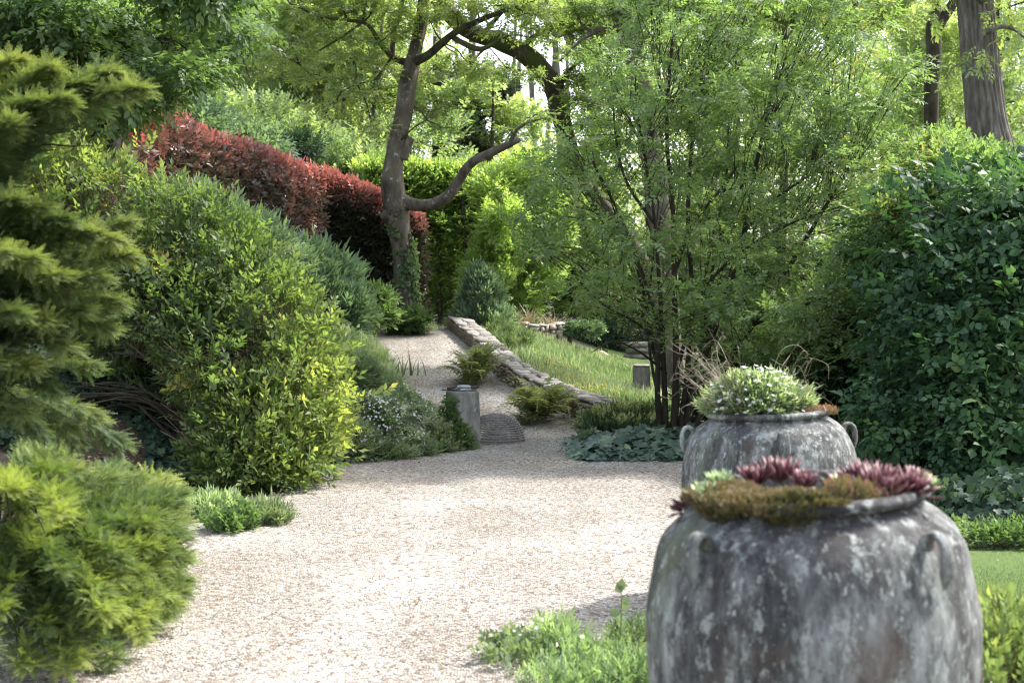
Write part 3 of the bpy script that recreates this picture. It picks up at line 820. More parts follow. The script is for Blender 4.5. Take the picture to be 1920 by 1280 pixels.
# dark conifer and far trunks in the clearing
def clearing():
    d = 47
    r = np.random.default_rng(12)
    b = W(868, 300, d); b[2] = float(gh(b[0], d))
    root = thing('conifer', 'dark rounded conifer standing in the bright clearing beyond the hedges', 'conifer', b)
    part(tube(MB(), [b, W(866, 220, d)], [.15, .05], 6, 1), 'trunk', M['bark_dark'], root, True)
    C = []
    for (px, py, rw, rh) in ((868, 282, 30, 26), (866, 250, 26, 28), (860, 222, 22, 24), (872, 300, 34, 26), (868, 330, 36, 30), (868, 360, 36, 30)):
        c = W(px, py, d); C.append([*c, rw / F * d, rw / F * d, rh / F * d])
    P, O = clump_pts(C, 5200, r, .6)
    mb = MB(); foliage(mb, SPn, P, O, r, .4, up=-.3, R=np.clip(r.normal(.4, .2, len(P)), 0, 1)); part(mb, 'crown', M['conifer_dark'], root, kind='stuff')
    # tall pines whose dark tufts hang in the bright gap
    for i, (px0, px1, hw, dd, tufts, lb) in enumerate((
            (893, 888, 9, 48, [(930, 175, 28, 26), (948, 150, 26, 16), (915, 140, 22, 14), (945, 205, 18, 18)], 'tall bare pine trunk with dark tufts in the bright gap'),
            (824, 818, 7, 50, [(815, 150, 34, 22), (835, 180, 16, 14), (790, 160, 24, 16)], 'pine trunk with a flat dark tuft left of the bright gap'),
            (978, 970, 4, 55, [], 'leftmost of the thin pale poles in the bright gap'),
            (1000, 992, 3.5, 56, [], 'middle thin pale pole in the bright gap'),
            (1128, 1120, 4, 54, [], 'thin pale pole between the mossy arch and the leaning trunk'),
            (1044, 1040, 9, 44, [], 'short pale sunlit trunk low behind the multi stemmed shrub'))):
        B = W(px0, 330, dd); B[2] = float(gh(B[0], dd)) - .1
        top = W(px1, -60 if i != 5 else 60, dd)
        mid = B * .5 + top * .5 + [r.normal(0, .12), 0, 0]
        root = thing('pine_tree' if tufts else 'bare_trunk_tree', lb, 'tree', B)
        rd = hw / F * dd
        part(tube(MB(), [B, mid, top], [rd * 1.15, rd, rd * .6], 8, 6, .05, 2, i), 'trunk', M['bark_pale'] if not tufts else M['bark_grey'], root, True)
        tw = MB(); cl = []
        for (x, y, rw, rh) in tufts:
            c = W(x, y, dd + r.uniform(-.5, .5)); s = W((px0 + px1) / 2, y + 30, dd)
            tube(tw, limb_pts(s, c, .05, r), [.07, .06, .04, .02], 4, 3)
            cl.append([*c, rw / F * dd, rw / F * dd, rh / F * dd])
        for k in range(7):
            t = r.uniform(.3, .95); s = B * (1 - t) + top * t; e = s + rdir(1, r)[0] * [1.3, .6, .6] + [0, 0, .4]
            tube(tw, [s, (s + e) / 2 + [0, 0, -.1], e], [.03, .02, .008], 4, 3, cap=False)
        part(tw, 'branches', M['bark_dark'], root, True, kind='stuff')
        if cl:
            P, O = clump_pts(cl, 700, r, .1); mb = MB(); foliage(mb, SPn, P, O, r, .34, up=-.5); part(mb, 'crown', M['conifer_dark'], root, kind='stuff')
clearing()

# ================================================================== HEDGES
def hedge_faces(corners, zb, zt, thick, n, rng, jit=.07, topfrac=.3):
    """points and normals on the front face, the top and the ends of a clipped hedge along a polyline (front line)"""
    C = np.asarray(corners, float); seg = np.diff(C, axis=0); L = np.linalg.norm(seg, axis=1)
    k = rng.choice(len(seg), n, p=L / L.sum()); t = rng.random(n)
    base = C[k] + seg[k] * t[:, None]
    s = (np.concatenate([[0], np.cumsum(L)])[k] + L[k] * t) / L.sum()
    nn = np.stack([seg[:, 1], -seg[:, 0]], -1) / L[:, None]      # towards the viewer's right
    nrm = nn[k]
    b, tp = np.interp(s, *zb), np.interp(s, *zt)
    top = rng.random(n) < topfrac
    depth = np.where(top, rng.random(n) * thick, rng.exponential(.05, n))
    h = np.where(top, tp - rng.exponential(.04, n), b + (tp - b) * rng.random(n))
    # rounded shoulder
    sh = np.clip((h - (tp - .22)) / .22, 0, 1); depth = np.where(top, np.maximum(depth, .03), depth + .16 * sh ** 2)
    P = np.stack([base[:, 0] - nrm[:, 0] * depth, base[:, 1] - nrm[:, 1] * depth, h], -1)
    O = np.where(top[:, None], np.array([[0, 0, 1.]]) + .2 * np.stack([nrm[:, 0], nrm[:, 1], 0 * s], -1), np.stack([nrm[:, 0], nrm[:, 1], .15 + .8 * sh], -1))
    P += rng.normal(0, jit, P.shape) * .5
    P += norm(O) * (.05 * noise3(P, 1.3, 31))[:, None]
    return P, norm(O), (h - b) / np.maximum(tp - b, .1), top

def photinia():
    r = np.random.default_rng(90)
    # corner of the hedge stands at about 24 m; left run comes towards the viewer, right run goes behind the gnarled tree
    A = [W(60, 0, 15.2)[:2], W(235, 0, 17.4)[:2], W(420, 0, 20.2)[:2], W(603, 0, 23.6)[:2]]
    runs = [
        ('red leaved photinia hedge, the long sunlit run climbing to the left', A, ([0, .2, 1], [1.7, 1.65, 1.32]), ([0, .29, .45, .66, 1.0], [4.0, 3.72, 3.75, 3.62, 3.40]), 19500, .02),
        ('dark shaded end of the photinia hedge with only its top red, behind the gnarled trunk', [W(603, 0, 23.62)[:2] + [0, .02], W(740, 0, 23.85)[:2], W(785, 0, 24.0)[:2]], ([0, 1], [1.3, 1.0]), ([0, .5, 1], [3.40, 3.1, 2.75]), 9500, -.1),
    ]
    for i, (lb, C, zb, zt, n, off) in enumerate(runs):
        P, O, hh, top = hedge_faces(C, zb, zt, 1.0, n, r, .07, .28)
        red = .26 + .38 * sst(.72, 1.0, hh) + .2 * top + .22 * noise3(P, .9, 41) + r.normal(0, .14, len(P)) + off - (.32 if i else 0) * (hh < .86)  # second run: shade painted in as darker leaves below its red top
        root = thing('photinia_hedge', lb, 'hedge', [C[0][0], C[0][1], float(gh(*C[0]))], 'red photinia hedge')
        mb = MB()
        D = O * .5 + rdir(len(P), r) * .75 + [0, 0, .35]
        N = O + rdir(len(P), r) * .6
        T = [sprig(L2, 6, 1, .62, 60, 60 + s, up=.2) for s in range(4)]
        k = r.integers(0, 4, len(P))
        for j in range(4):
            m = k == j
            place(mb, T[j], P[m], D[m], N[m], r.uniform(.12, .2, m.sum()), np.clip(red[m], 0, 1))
        part(mb, 'foliage', M['photinia'], root, kind='stuff')
        # red shoots standing out of the clipped top
        m = np.where(top | (hh > .9))[0]; m = r.choice(m, min(2600, len(m)))
        sh = MB(); place(sh, T[0], P[m] + [0, 0, .02], rdir(len(m), r) * .45 + [0, 0, 1], rdir(len(m), r), r.uniform(.13, .22, len(m)), np.clip(r.normal(.85, .15, len(m)), 0, 1))
        part(sh, 'young_shoots', M['photinia'], root, kind='stuff', label='bright red new shoots along the hedge top')
        # branches inside
        st = MB()
        q = r.choice(len(P), 500); b = P[q] - O[q] * .35; b[:, 2] -= .4
        sticks(st, b, P[q], .012, .005)
        part(st, 'stems', M['bark_dark'], root, kind='stuff')
photinia()

def hornbeam():
    r = np.random.default_rng(91)
    C = [W(690, 0, 26.8)[:2], W(905, 0, 27.6)[:2]]
    root = thing('hornbeam_hedge', 'tall clipped hornbeam hedge with a sunlit flat top behind the gnarled tree', 'hedge', [C[0][0], C[0][1], 1.0])
    P, O, hh, top = hedge_faces(C, ([0, 1], [2.7, 2.7]), ([0, 1], [3.85, 3.85]), 1.1, 8000, r, .1, .42)
    mb = MB(); foliage(mb, SP, P, O, r, .2, R=np.clip(.35 + .35 * top + r.normal(0, .15, len(P)), 0, 1))  # sunlit top and darker face painted into the leaf tones
    # thinner lower part between the stems
    m = 5600
    q = np.stack([r.uniform(C[0][0], C[1][0] + .1, m), 27.2 + r.uniform(-.2, 1.1, m), r.uniform(.8, 3.0, m)], -1)
    q = q[noise3(q, 1.5, 44) > -.35]
    foliage(mb, SP, q, rdir(len(q), r) * [1, 1, .4] + [0, -.4, 0], r, .2, R=np.clip(.5 + .25 * noise3(q, 1.2, 45) + r.normal(0, .15, len(q)), 0, 1))
    part(mb, 'foliage', M['hornbeam'], root, kind='stuff')
    for px, lean in ((700, 0), (775, 3), (826, -3), (864, 2), (897, -2)):
        b = W(px, 610, 26.9); b[2] = .85
        t = W(px + lean, 350, 27.3)
        part(tube(MB(), [b, (b + t) / 2 + r.normal(0, .03, 3), t], [.055, .045, .035], 6, 5, .06), 'trunk', M['bark_dark'], root, True)
hornbeam()
def right_of_hornbeam():
    r = np.random.default_rng(92)
    for i, (px, d, top, cs, lb) in enumerate((
            (910, 26.5, 330, [(925, 360, 42, 30), (955, 420, 50, 40), (935, 470, 40, 45), (905, 520, 35, 50), (955, 550, 40, 40), (915, 580, 30, 30)], 'slim yellow green young tree at the right end of the hornbeam hedge'),
            (943, 27.5, 300, [(985, 330, 45, 35), (1000, 390, 50, 45), (985, 460, 45, 40), (1010, 510, 45, 45), (975, 570, 40, 30), (1030, 440, 40, 45)], 'leafy young tree with a dark thin stem left of the multi stemmed shrub'),
            (1068, 29, 330, [(1075, 400, 50, 40), (1090, 460, 50, 40), (1060, 520, 40, 40), (1110, 360, 50, 40), (1080, 560, 40, 25), (1130, 500, 50, 45)], 'light green tree growing behind the sunny meadow bank'),)):
        g = float(gh((px - 960) / F * d, d))
        b = W(px, 600, d); b[2] = g - .1
        t = W(px + 10, top, d)
        cl = [[*W(x, y, d + r.uniform(-.7, .7)), a / F * d, .6, h / F * d] for x, y, a, h in cs]
        tree('young_tree', lb, 'tree', [b, b * .6 + t * .4 + r.normal(0, .06, 3), t], [.06, .05, .02], cl, 3600, SP, .2, M['hornbeam'] if i < 2 else M['t1leaf'], M['bark_dark'], 700 + i, None, 6, maxb=6, shell=.3, gapf=2, gap=-.4, start=.15)
    C = [[3.4, 37.5, 1.1, 2.2, 1.2, 1.3], [1.9, 38, 1.0, 1.4, 1.2, 1.2], [5.6, 38, 1.2, 2.2, 1.2, 1.4], [8.5, 38, 1.3, 2.4, 1.2, 1.5], [12, 38, 1.5, 2.6, 1.2, 1.7]]
    leaf_mass('dark_hedge', 'dark evergreen hedge at the far side of the lawn', 'hedge', C, 9000, SP, .26, M['ivy'], 93, shell=.6)
    # low timber edging and pale stones at the far side of the lawn
    root = thing('log_pile', 'low grey timber stack at the far edge of the lawn', 'log pile', (2.85, 33, 0))
    for i, (dx, dz, l) in enumerate(((0, .08, 1.5), (.05, .22, 1.4), (-.05, .36, 1.2), (.3, .1, 1.6))):
        a = np.array([2.6 + dx, 33 + .2 * (i == 3), dz]); part(tube(MB(), [a, a + [l, .2, 0]], [.07, .065], 8, 3, .05), 'log', M['post_wood'], root, True)
    mb = MB(); 
    for i in range(1):
        cc = W(1130, 661, 31); P_, _ = np.array([cc]), 0
        u = rdir(60, r); 
    tube(mb, [cc + [-.14, 0, -.08], cc + [-.02, 0, -.05], cc + [.16, 0, -.09]], [.04, .085, .04], 9, 4, .25, 9)
    o = mb.build('pale_rock', M['brick'], loc=cc, smooth=True); tag(o, 'small pale rock at the top of the lawn by the meadow bank', 'rock')
right_of_hornbeam()

# ================================================================== BIG TREES
def poly(pts, d, ds=None):
    return [W(a, b, d if ds is None else d + ds[i]) for i, (a, b) in enumerate(pts)]
def knobs(P, R, kn, a0):  # local swellings: (height z, angle, size, spread)
    pass

def gnarled():
    d = 22.7
    r = np.random.default_rng(1)
    tr = poly([(764, 622), (763, 600), (760, 540), (757, 480), (748, 430), (741, 385), (737, 335), (742, 285), (752, 235), (760, 185), (767, 140), (778, 95), (790, 40), (797, -20), (803, -90)], d)
    hw = [31, 26, 23, 20, 21, 23, 19, 16.5, 16, 16, 16, 12, 11, 10, 9]
    root = thing('gnarled_tree', 'gnarled grey tree with a bent trunk standing at the head of the gravel path', 'tree', [tr[0][0], d, float(gh(tr[0][0], d))])
    def ridge(P, a):
        z = P[:, 2:3]; x = a[None, :]
        f = .022 * np.sin(3 * x + 1.2 * z) * sst(3.2, .9, z) + .012 * np.sin(5 * x - 2.1 * z + 1)
        for (zz, aa, s, sp) in ((3.36, 2.6, .075, .11), (2.9, 2.9, .06, .12), (2.35, .2, .05, .15), (4.55, 3.0, .035, .09), (1.9, .3, .04, .12)):
            f = f + s * np.exp(-((z - zz) / sp) ** 2) * np.exp(-(np.angle(np.exp(1j * (x - aa))) / .55) ** 2)
        return f
    part(tube(MB(), tr, np.array(hw) / F * d, 28, 9, .05, 5, 3, ridge=ridge), 'trunk', M['bark_grey'], root, True)
    stub = MB(); tube(stub, poly([(756, 300), (762, 278), (771, 258)], d - .05), np.array([9, 8.5, 8]) / F * d, 10, 4, .08, 9); part(stub, 'broken_stub', M['bark_grey'], root, True)
    st2 = MB(); tube(st2, poly([(735, 400), (722, 404), (714, 408)], d - .1), np.array([14, 9, 7]) / F * d, 10, 4, .08, 9); part(st2, 'pruned_knot', M['bark_grey'], root, True)
    limbs = [
        ([(752, 378), (775, 384), (810, 383), (842, 366), (862, 335), (885, 305), (920, 287), (955, 270), (975, 262)], [17, 12, 10, 9.5, 9, 8.5, 8, 6.5, 4], [0, -.1, -.3, -.5, -.6, -.8, -1, -1.2, -1.3], 'grey'),
        ([(955, 272), (968, 245), (990, 230), (1020, 222)], [4.5, 3.2, 2.4, 1], [-1.2, -1.3, -1.5, -1.6], 'grey'),
        ([(766, 118), (745, 112), (728, 100), (710, 78), (697, 55), (680, 42), (650, 38), (600, 30), (540, 5)], [8, 6, 5, 4.5, 4, 3.5, 3, 2.2, 1.3], [0, 0, -.2, -.4, -.5, -.6, -.8, -1, -1.2], 'moss'),
        ([(735, 105), (737, 80), (742, 50), (752, 20), (758, -30)], [5.5, 5, 4.5, 4, 3], [-.1, 0, .1, .1, .2], 'moss'),
        ([(768, 120), (800, 105), (830, 80), (855, 60), (900, 38), (960, 15), (1040, -15)], [10, 8, 7, 6, 5, 4, 2.5], [0, -.2, -.4, -.6, -.8, -1, -1.2], 'moss'),
        ([(845, 68), (870, 82), (895, 92), (915, 88), (945, 70)], [5, 5.5, 5, 4, 2], [-.5, -.6, -.7, -.8, -1], 'moss'),
        ([(735, 107), (715, 135), (700, 150), (670, 158), (640, 172)], [2.5, 2, 1.6, 1.2, .8], [-.1, -.2, -.4, -.6, -.9], 'moss'),
        ([(752, 262), (775, 240), (800, 225)], [2, 1.4, .8], [-.1, -.2, -.3], 'moss'),
        ([(680, 42), (640, 70), (590, 100), (560, 120)], [2.2, 1.8, 1.3, .7], [-.6, -.8, -1, -1.1], 'moss'),
    ]
    ends = []
    for pts, hws, ds, m in limbs:
        P = poly(pts, d, ds)
        part(tube(MB(), P, np.array(hws) / F * d, 10, 5, .07, 6, 2), 'branch', M['bark_grey'] if m == 'grey' else M['bark_moss'], root, True)
        ends += [p for p in P[2:]]
    # flat sprays of pale leaves along the upper limbs and overhead
    cl = []
    tw = MB()
    def sp(px, py, rw, rh, dd=0):
        c = W(px, py, d + dd); cl.append([*c, rw / F * d, rw / F * d * .8, rh / F * d])
        e = np.array(ends); k = np.argmin(np.linalg.norm(e - c, axis=1)); s = e[k]
        if np.linalg.norm(s - c) < 4:
            tube(tw, limb_pts(s, c, .04, r), [.016, .013, .009, .004], 4, 3, cap=False)
            for j in range(3):
                q = c + rdir(1, r)[0] * cl[-1][3] * [.9, .7, .2]; tube(tw, [s * .3 + c * .7, (q + c) / 2 + [0, 0, .03], q], [.007, .005, .002], 3, 2, cap=False)
    for (px, py, rw, rh, dd) in [(560, 20, 70, 16, -1), (640, 10, 70, 18, -.6), (700, 20, 60, 18, -.5), (620, 60, 50, 12, -.9), (545, 70, 45, 12, -1.2), (740, 60, 40, 14, -.3), (690, 78, 45, 12, -.5), (660, 110, 45, 10, -.6),
                                (720, 135, 35, 10, -.2), (800, 30, 60, 16, -.4), (860, 20, 60, 14, -.8), (930, 10, 60, 12, -1), (850, 110, 40, 12, .4), (810, 138, 42, 14, .3), (900, 130, 45, 12, .3), (940, 55, 50, 10, -.8), (1000, 30, 60, 14, -1),
                                (1010, 70, 40, 10, -.6), (620, 200, 40, 10, -.6), (660, 175, 40, 9, -.5), (810, 205, 50, 16, .6), (770, 190, 40, 14, .6), (830, 185, 36, 10, .6), (835, 245, 30, 10, .6), (700, 240, 30, 9, -.3), (960, 140, 45, 10, -.2),
                                (1020, 150, 30, 9, -.3), (960, 240, 30, 9, -1), (1000, 215, 35, 10, -1.3), (590, 145, 45, 10, -.9), (540, 110, 50, 12, -1.1), (870, -30, 120, 25, -.5), (700, -40, 140, 28, -.5), (1010, -20, 100, 20, -.5), (560, -30, 110, 25, -.5)]:
        sp(px, py, rw, rh, dd)
    part(tw, 'twigs', M['bark_moss'], root, True, kind='stuff')
    P, O = clump_pts(cl, 3900, r, .1)
    mb = MB(); foliage(mb, SP, P, O * [1, 1, .3], r, .17, up=.0, out=.8, rnd=.5, R=np.clip(.68 + .2 * noise3(P, .8, 51) + r.normal(0, .15, len(P)), 0, 1))
    part(mb, 'crown', M['t1leaf'], root, kind='stuff')
    # ivy climbing the foot of the trunk
    P = []
    TP, TR = catmull(tr, np.array(hw) / F * d, 6)
    n = 3800
    k = r.integers(3, 29, n); a = np.where(r.random(n) < .75, r.normal(-.75, .6, n), r.uniform(-3.1, 3.1, n))
    ok = (noise3(np.stack([a * .9, k * .22, 0 * a], -1), 1.6, 63) > -.25 + .03 * k - .25 * (np.abs(a + .6) < .5)) | (k < 7); k, a = k[ok], a[ok]
    D = np.stack([np.cos(a), np.sin(a), 0 * a], -1)      # angle 0 is to the right, -pi/2 towards the viewer
    P = TP[k] + D * (TR[k] - .01 + r.uniform(0, .03, len(k)))[:, None] + r.normal(0, .02, (len(k), 3)) * [1, 1, 3]
    iv = thing('ivy', 'ivy climbing the right side of the gnarled trunk', 'ivy', [tr[0][0] + .25, d - .1, float(gh(tr[0][0], d))])
    mb = MB(); place(mb, L2w, P, rdir(len(P), r) * .6 + [0, 0, -.5], D + rdir(len(P), r) * .4, r.uniform(.05, .09, len(P)), np.clip(r.normal(.55, .25, len(P)) + .35 * (D[:, 0] > .75), 0, 1))
    part(mb, 'leaves', M['lime'], iv, kind='stuff')
    st = MB()
    for i in range(9):
        a0 = r.uniform(-1.3, .4); pts = []
        for kk in range(2, 24, 3):
            aa = a0 + r.normal(0, .12); pts.append(TP[kk] + np.array([math.cos(aa), math.sin(aa), 0]) * (TR[kk] + .012))
        tube(st, pts, np.linspace(.012, .006, len(pts)), 4, 2)
    part(st, 'stems', M['bark_dark'], iv, True, kind='stuff')
    leaf_mass('ivy_tuft', 'tuft of dark ivy round the foot of the gnarled trunk', 'ivy', [[*W(768, 604, d - .35), .28, .2, .13], [*W(745, 606, d - .3), .2, .15, .1]], 700, SPw, .13, M['lime'], 2, shell=.2)
gnarled()

def arch_tree():
    d = 25
    pts = [(1262, 640), (1200, 500), (1135, 400), (1080, 310), (1054, 235), (1041, 165), (1012, 128), (978, 98), (940, 78), (905, 68), (868, 50), (838, 22), (812, -10), (785, -60)]
    hw = [24, 20, 18, 17, 17, 20, 17, 16, 16, 15, 14, 13.5, 12, 10]
    P = poly(pts, d, np.linspace(0, -1.5, len(pts)))
    P[0][2] = float(gh(P[0][0], d)) - .1
    root = thing('arching_tree', 'mossy dark trunk arching over from behind the shrub to the top left', 'tree', P[0])
    part(tube(MB(), P, np.array(hw) / F * d, 18, 8, .10, 5, 8), 'trunk', M['bark_moss'], root, True)
    r = np.random.default_rng(15)
    for b, h in (([(975, 96), (1000, 70), (1040, 50), (1090, 20), (1130, -10)], [6, 5, 4.5, 3.5, 2]), ([(1045, 170), (1070, 130), (1110, 100), (1150, 92)], [5, 4, 3, 1.5]), ([(905, 66), (935, 30), (965, 0), (990, -30)], [5, 4, 3, 2]),
                 ([(930, 78), (900, 100), (880, 130)], [3, 2, 1]), ([(1050, 220), (1075, 190), (1100, 185)], [3, 2, 1])):
        part(tube(MB(), poly(b, d - .8), np.array(h) / F * d, 8, 5, .07, 6), 'branch', M['bark_moss'], root, True)
    cl = [[*W(x, y, d - .8 + r.uniform(-.5, .5)), a / F * d, a / F * d * .8, h / F * d] for x, y, a, h in ((1090, 20, 60, 14), (1130, 95, 50, 14), (1060, 60, 50, 10), (990, 10, 60, 12), (885, 130, 35, 10), (1100, 185, 40, 12), (1090, 150, 40, 10), (1130, 150, 40, 12), (1120, 40, 60, 12),
                                                                                             (1110, 230, 40, 16), (1130, 270, 40, 16))]
    P, O = clump_pts(cl, 3000, r, .1)
    mb = MB(); foliage(mb, SP, P, O * [1, 1, .3], r, .17, up=0, out=.8, R=np.clip(r.normal(.6, .2, len(P)), 0, 1)); part(mb, 'crown', M['t1leaf'], root, kind='stuff')
arch_tree()

def leaning():
    d = 21
    pts = [(1262, 700), (1250, 560), (1240, 430), (1226, 320), (1212, 225), (1192, 130), (1172, 55), (1155, -10), (1135, -90)]
    P = poly(pts, d); P[0][2] = -.1
    root = thing('leaning_tree', 'tall leaning trunk with peeling bark behind the left half of the shrub', 'tree', P[0])
    part(tube(MB(), P, np.array([26, 24, 22, 22, 21, 19, 19, 17, 14]) / F * d, 16, 8, .07, 4, 9), 'trunk', M['bark_grey'], root, True)
    for b, h in (([(1180, 55), (1150, 50), (1115, 60), (1085, 80), (1050, 115)], [8, 6, 4.5, 3, 1.5]), ([(1190, 60), (1205, 30), (1225, 8), (1250, -25)], [10, 8.5, 8, 7]), ([(1110, 62), (1090, 45), (1075, 10), (1070, -20)], [3, 2.5, 2, 1.5]),
                 ([(1115, 60), (1130, 90), (1150, 105)], [2.5, 2, 1])):
        part(tube(MB(), poly(b, d - .1), np.array(h) / F * d, 9, 5, .07, 6), 'branch', M['bark_grey'], root, True)
    r = np.random.default_rng(16)
    cl = [[*W(x, y, d + r.uniform(-.5, .5)), a / F * d, a / F * d * .8, h / F * d] for x, y, a, h in ((1250, -20, 90, 20), (1320, 10, 90, 20), (1400, 0, 100, 22), (1120, 20, 60, 12), (1090, 100, 40, 12), (1480, 20, 100, 22), (1560, 5, 100, 24), (1640, 25, 90, 24))]
    P, O = clump_pts(cl, 4200, r, .1)
    mb = MB(); foliage(mb, SP, P, O * [1, 1, .3], r, .17, up=0, out=.8); part(mb, 'crown', M['t1leaf'], root, kind='stuff')
leaning()

def oak():
    d = 19
    pts = [(1900, 780), (1880, 480), (1862, 300), (1850, 230), (1842, 150), (1834, 60), (1826, -20), (1816, -140), (1806, -300)]
    hw = np.array([60, 46, 40, 36, 34, 33, 31, 29, 25]) / F * d
    P = poly(pts, d); P[0][2] = -.1
    root = thing('furrowed_tree', 'thick grey tree trunk with deeply furrowed bark at the upper right', 'tree', P[0])
    def ridge(P, a):
        z = P[:, 2:3]; x = a[None, :]
        ph = x * 22 + 2.2 * noise3(np.stack([np.cos(x) * 2 + 0 * z, np.sin(x) * 2 + 0 * z, z * 1.6 + 0 * x], -1), 1.7, 61)
        f = .014 * (np.abs(np.sin(ph / 2 + .7 * np.sin(z * 5 + x * 3))) * 2 - 1)
        f = f + .06 * np.exp(-((z - 4.5) / .17) ** 2) * np.exp(-(np.angle(np.exp(1j * (x + 1.3))) / .35) ** 2)
        f = f + .07 * np.exp(-((z - 3.42) / .12) ** 2) * np.exp(-(np.angle(np.exp(1j * (x + .75))) / .4) ** 2)
        return f
    mb = MB(); tube(mb, P, hw, 132, 34, .02, 2, 9, ridge=ridge)
    part(mb, 'trunk', M['bark_oak'], root, False)
    kn = MB(); k = W(1880, 290, d - .42)
    tube(kn, [k + [0, .1, 0], k, k + [.0, -.05, 0]], [.075, .07, .045], 14, 4, .06, 9); part(kn, 'pruned_knot', M['bark_pale'], root, True)
    r = np.random.default_rng(17)
    # leafy shoots hanging in front of and beside the trunk, and the foliage behind it
    for b, h in (([(1835, 110), (1810, 115), (1790, 125), (1770, 150)], [3, 2, 1.5, .8]), ([(1850, 60), (1880, 50), (1910, 60), (1940, 90)], [6, 4, 3, 2]), ([(1825, -10), (1780, -40), (1730, -60)], [12, 9, 6]), ([(1835, 0), (1890, -40), (1960, -60)], [12, 10, 7])):
        part(tube(MB(), poly(b, d - .5), np.array(h) / F * d, 7, 5, .07, 6), 'branch', M['bark_oak'], root, True)
    cl = [[*W(x, y, d + dd), a / F * d, a / F * d * .7, h / F * d] for x, y, a, h, dd in ((1830, 110, 26, 22, -.6), (1840, 80, 20, 12, -.6), (1885, 20, 50, 26, -.6), (1905, 80, 40, 40, -.4), (1910, 150, 30, 50, .8), (1900, 30, 60, 50, .6), (1760, 20, 60, 30, .5),
                                                                                      (1700, -20, 80, 26, .3), (1800, -40, 100, 26, .2), (1900, -40, 100, 30, 0), (1780, 140, 20, 40, 1.0), (1925, 210, 40, 60, 1.0), (1910, 260, 30, 40, 1.2), (1785, 220, 20, 50, 1.5))]
    for _ in range(26):      # high crown that throws dappled shade
        a = r.uniform(0, 6.28); q = r.uniform(.5, 4.2); cl.append([6.2 + math.cos(a) * q, 19 + math.sin(a) * q, r.uniform(8.0, 12.5), 1.2, 1.2, .6])
    P, O = clump_pts(cl, 9500, r, .1)
    mb = MB(); foliage(mb, SP, P, O * [1, 1, .5], r, .2, up=0, out=.6, droop=.6, R=np.clip(r.normal(.62, .22, len(P)), 0, 1)); part(mb, 'crown', M['t1leaf'], root, kind='stuff')
    d = 24
    P = poly([(1748, 560), (1742, 330), (1744, 240), (1748, 160), (1750, 90), (1751, 30), (1750, -60)], d); P[0][2] = -.1
    root = thing('ivy_trunk_tree', 'thin dark forked tree just left of the furrowed trunk', 'tree', P[0])
    part(tube(MB(), P, np.array([17, 15, 14, 14, 14, 13, 10]) / F * d, 12, 6, .12, 5, 4), 'trunk', M['bark_dark'], root, True)
    part(tube(MB(), poly([(1752, 60), (1772, 30), (1788, 5), (1805, -40)], d), np.array([11, 9.5, 9, 7]) / F * d, 9, 5, .08, 5), 'branch', M['bark_dark'], root, True)
    cl = [[*W(x, y, d + dd), a / F * d, .5, h / F * d] for x, y, a, h, dd in ((1720, 60, 40, 30, 1), (1700, 150, 30, 40, 1), (1790, 90, 30, 50, 1), (1715, 240, 40, 40, 1), (1785, 200, 28, 50, 1), (1750, 300, 60, 40, 1), (1800, 280, 60, 40, 1.3))]
    P, O = clump_pts(cl, 3600, r, .2)
    mb = MB(); foliage(mb, SP, P, O, r, .2, R=np.clip(r.normal(.6, .2, len(P)), 0, 1)); part(mb, 'crown', M['far'], root, kind='stuff')
oak()

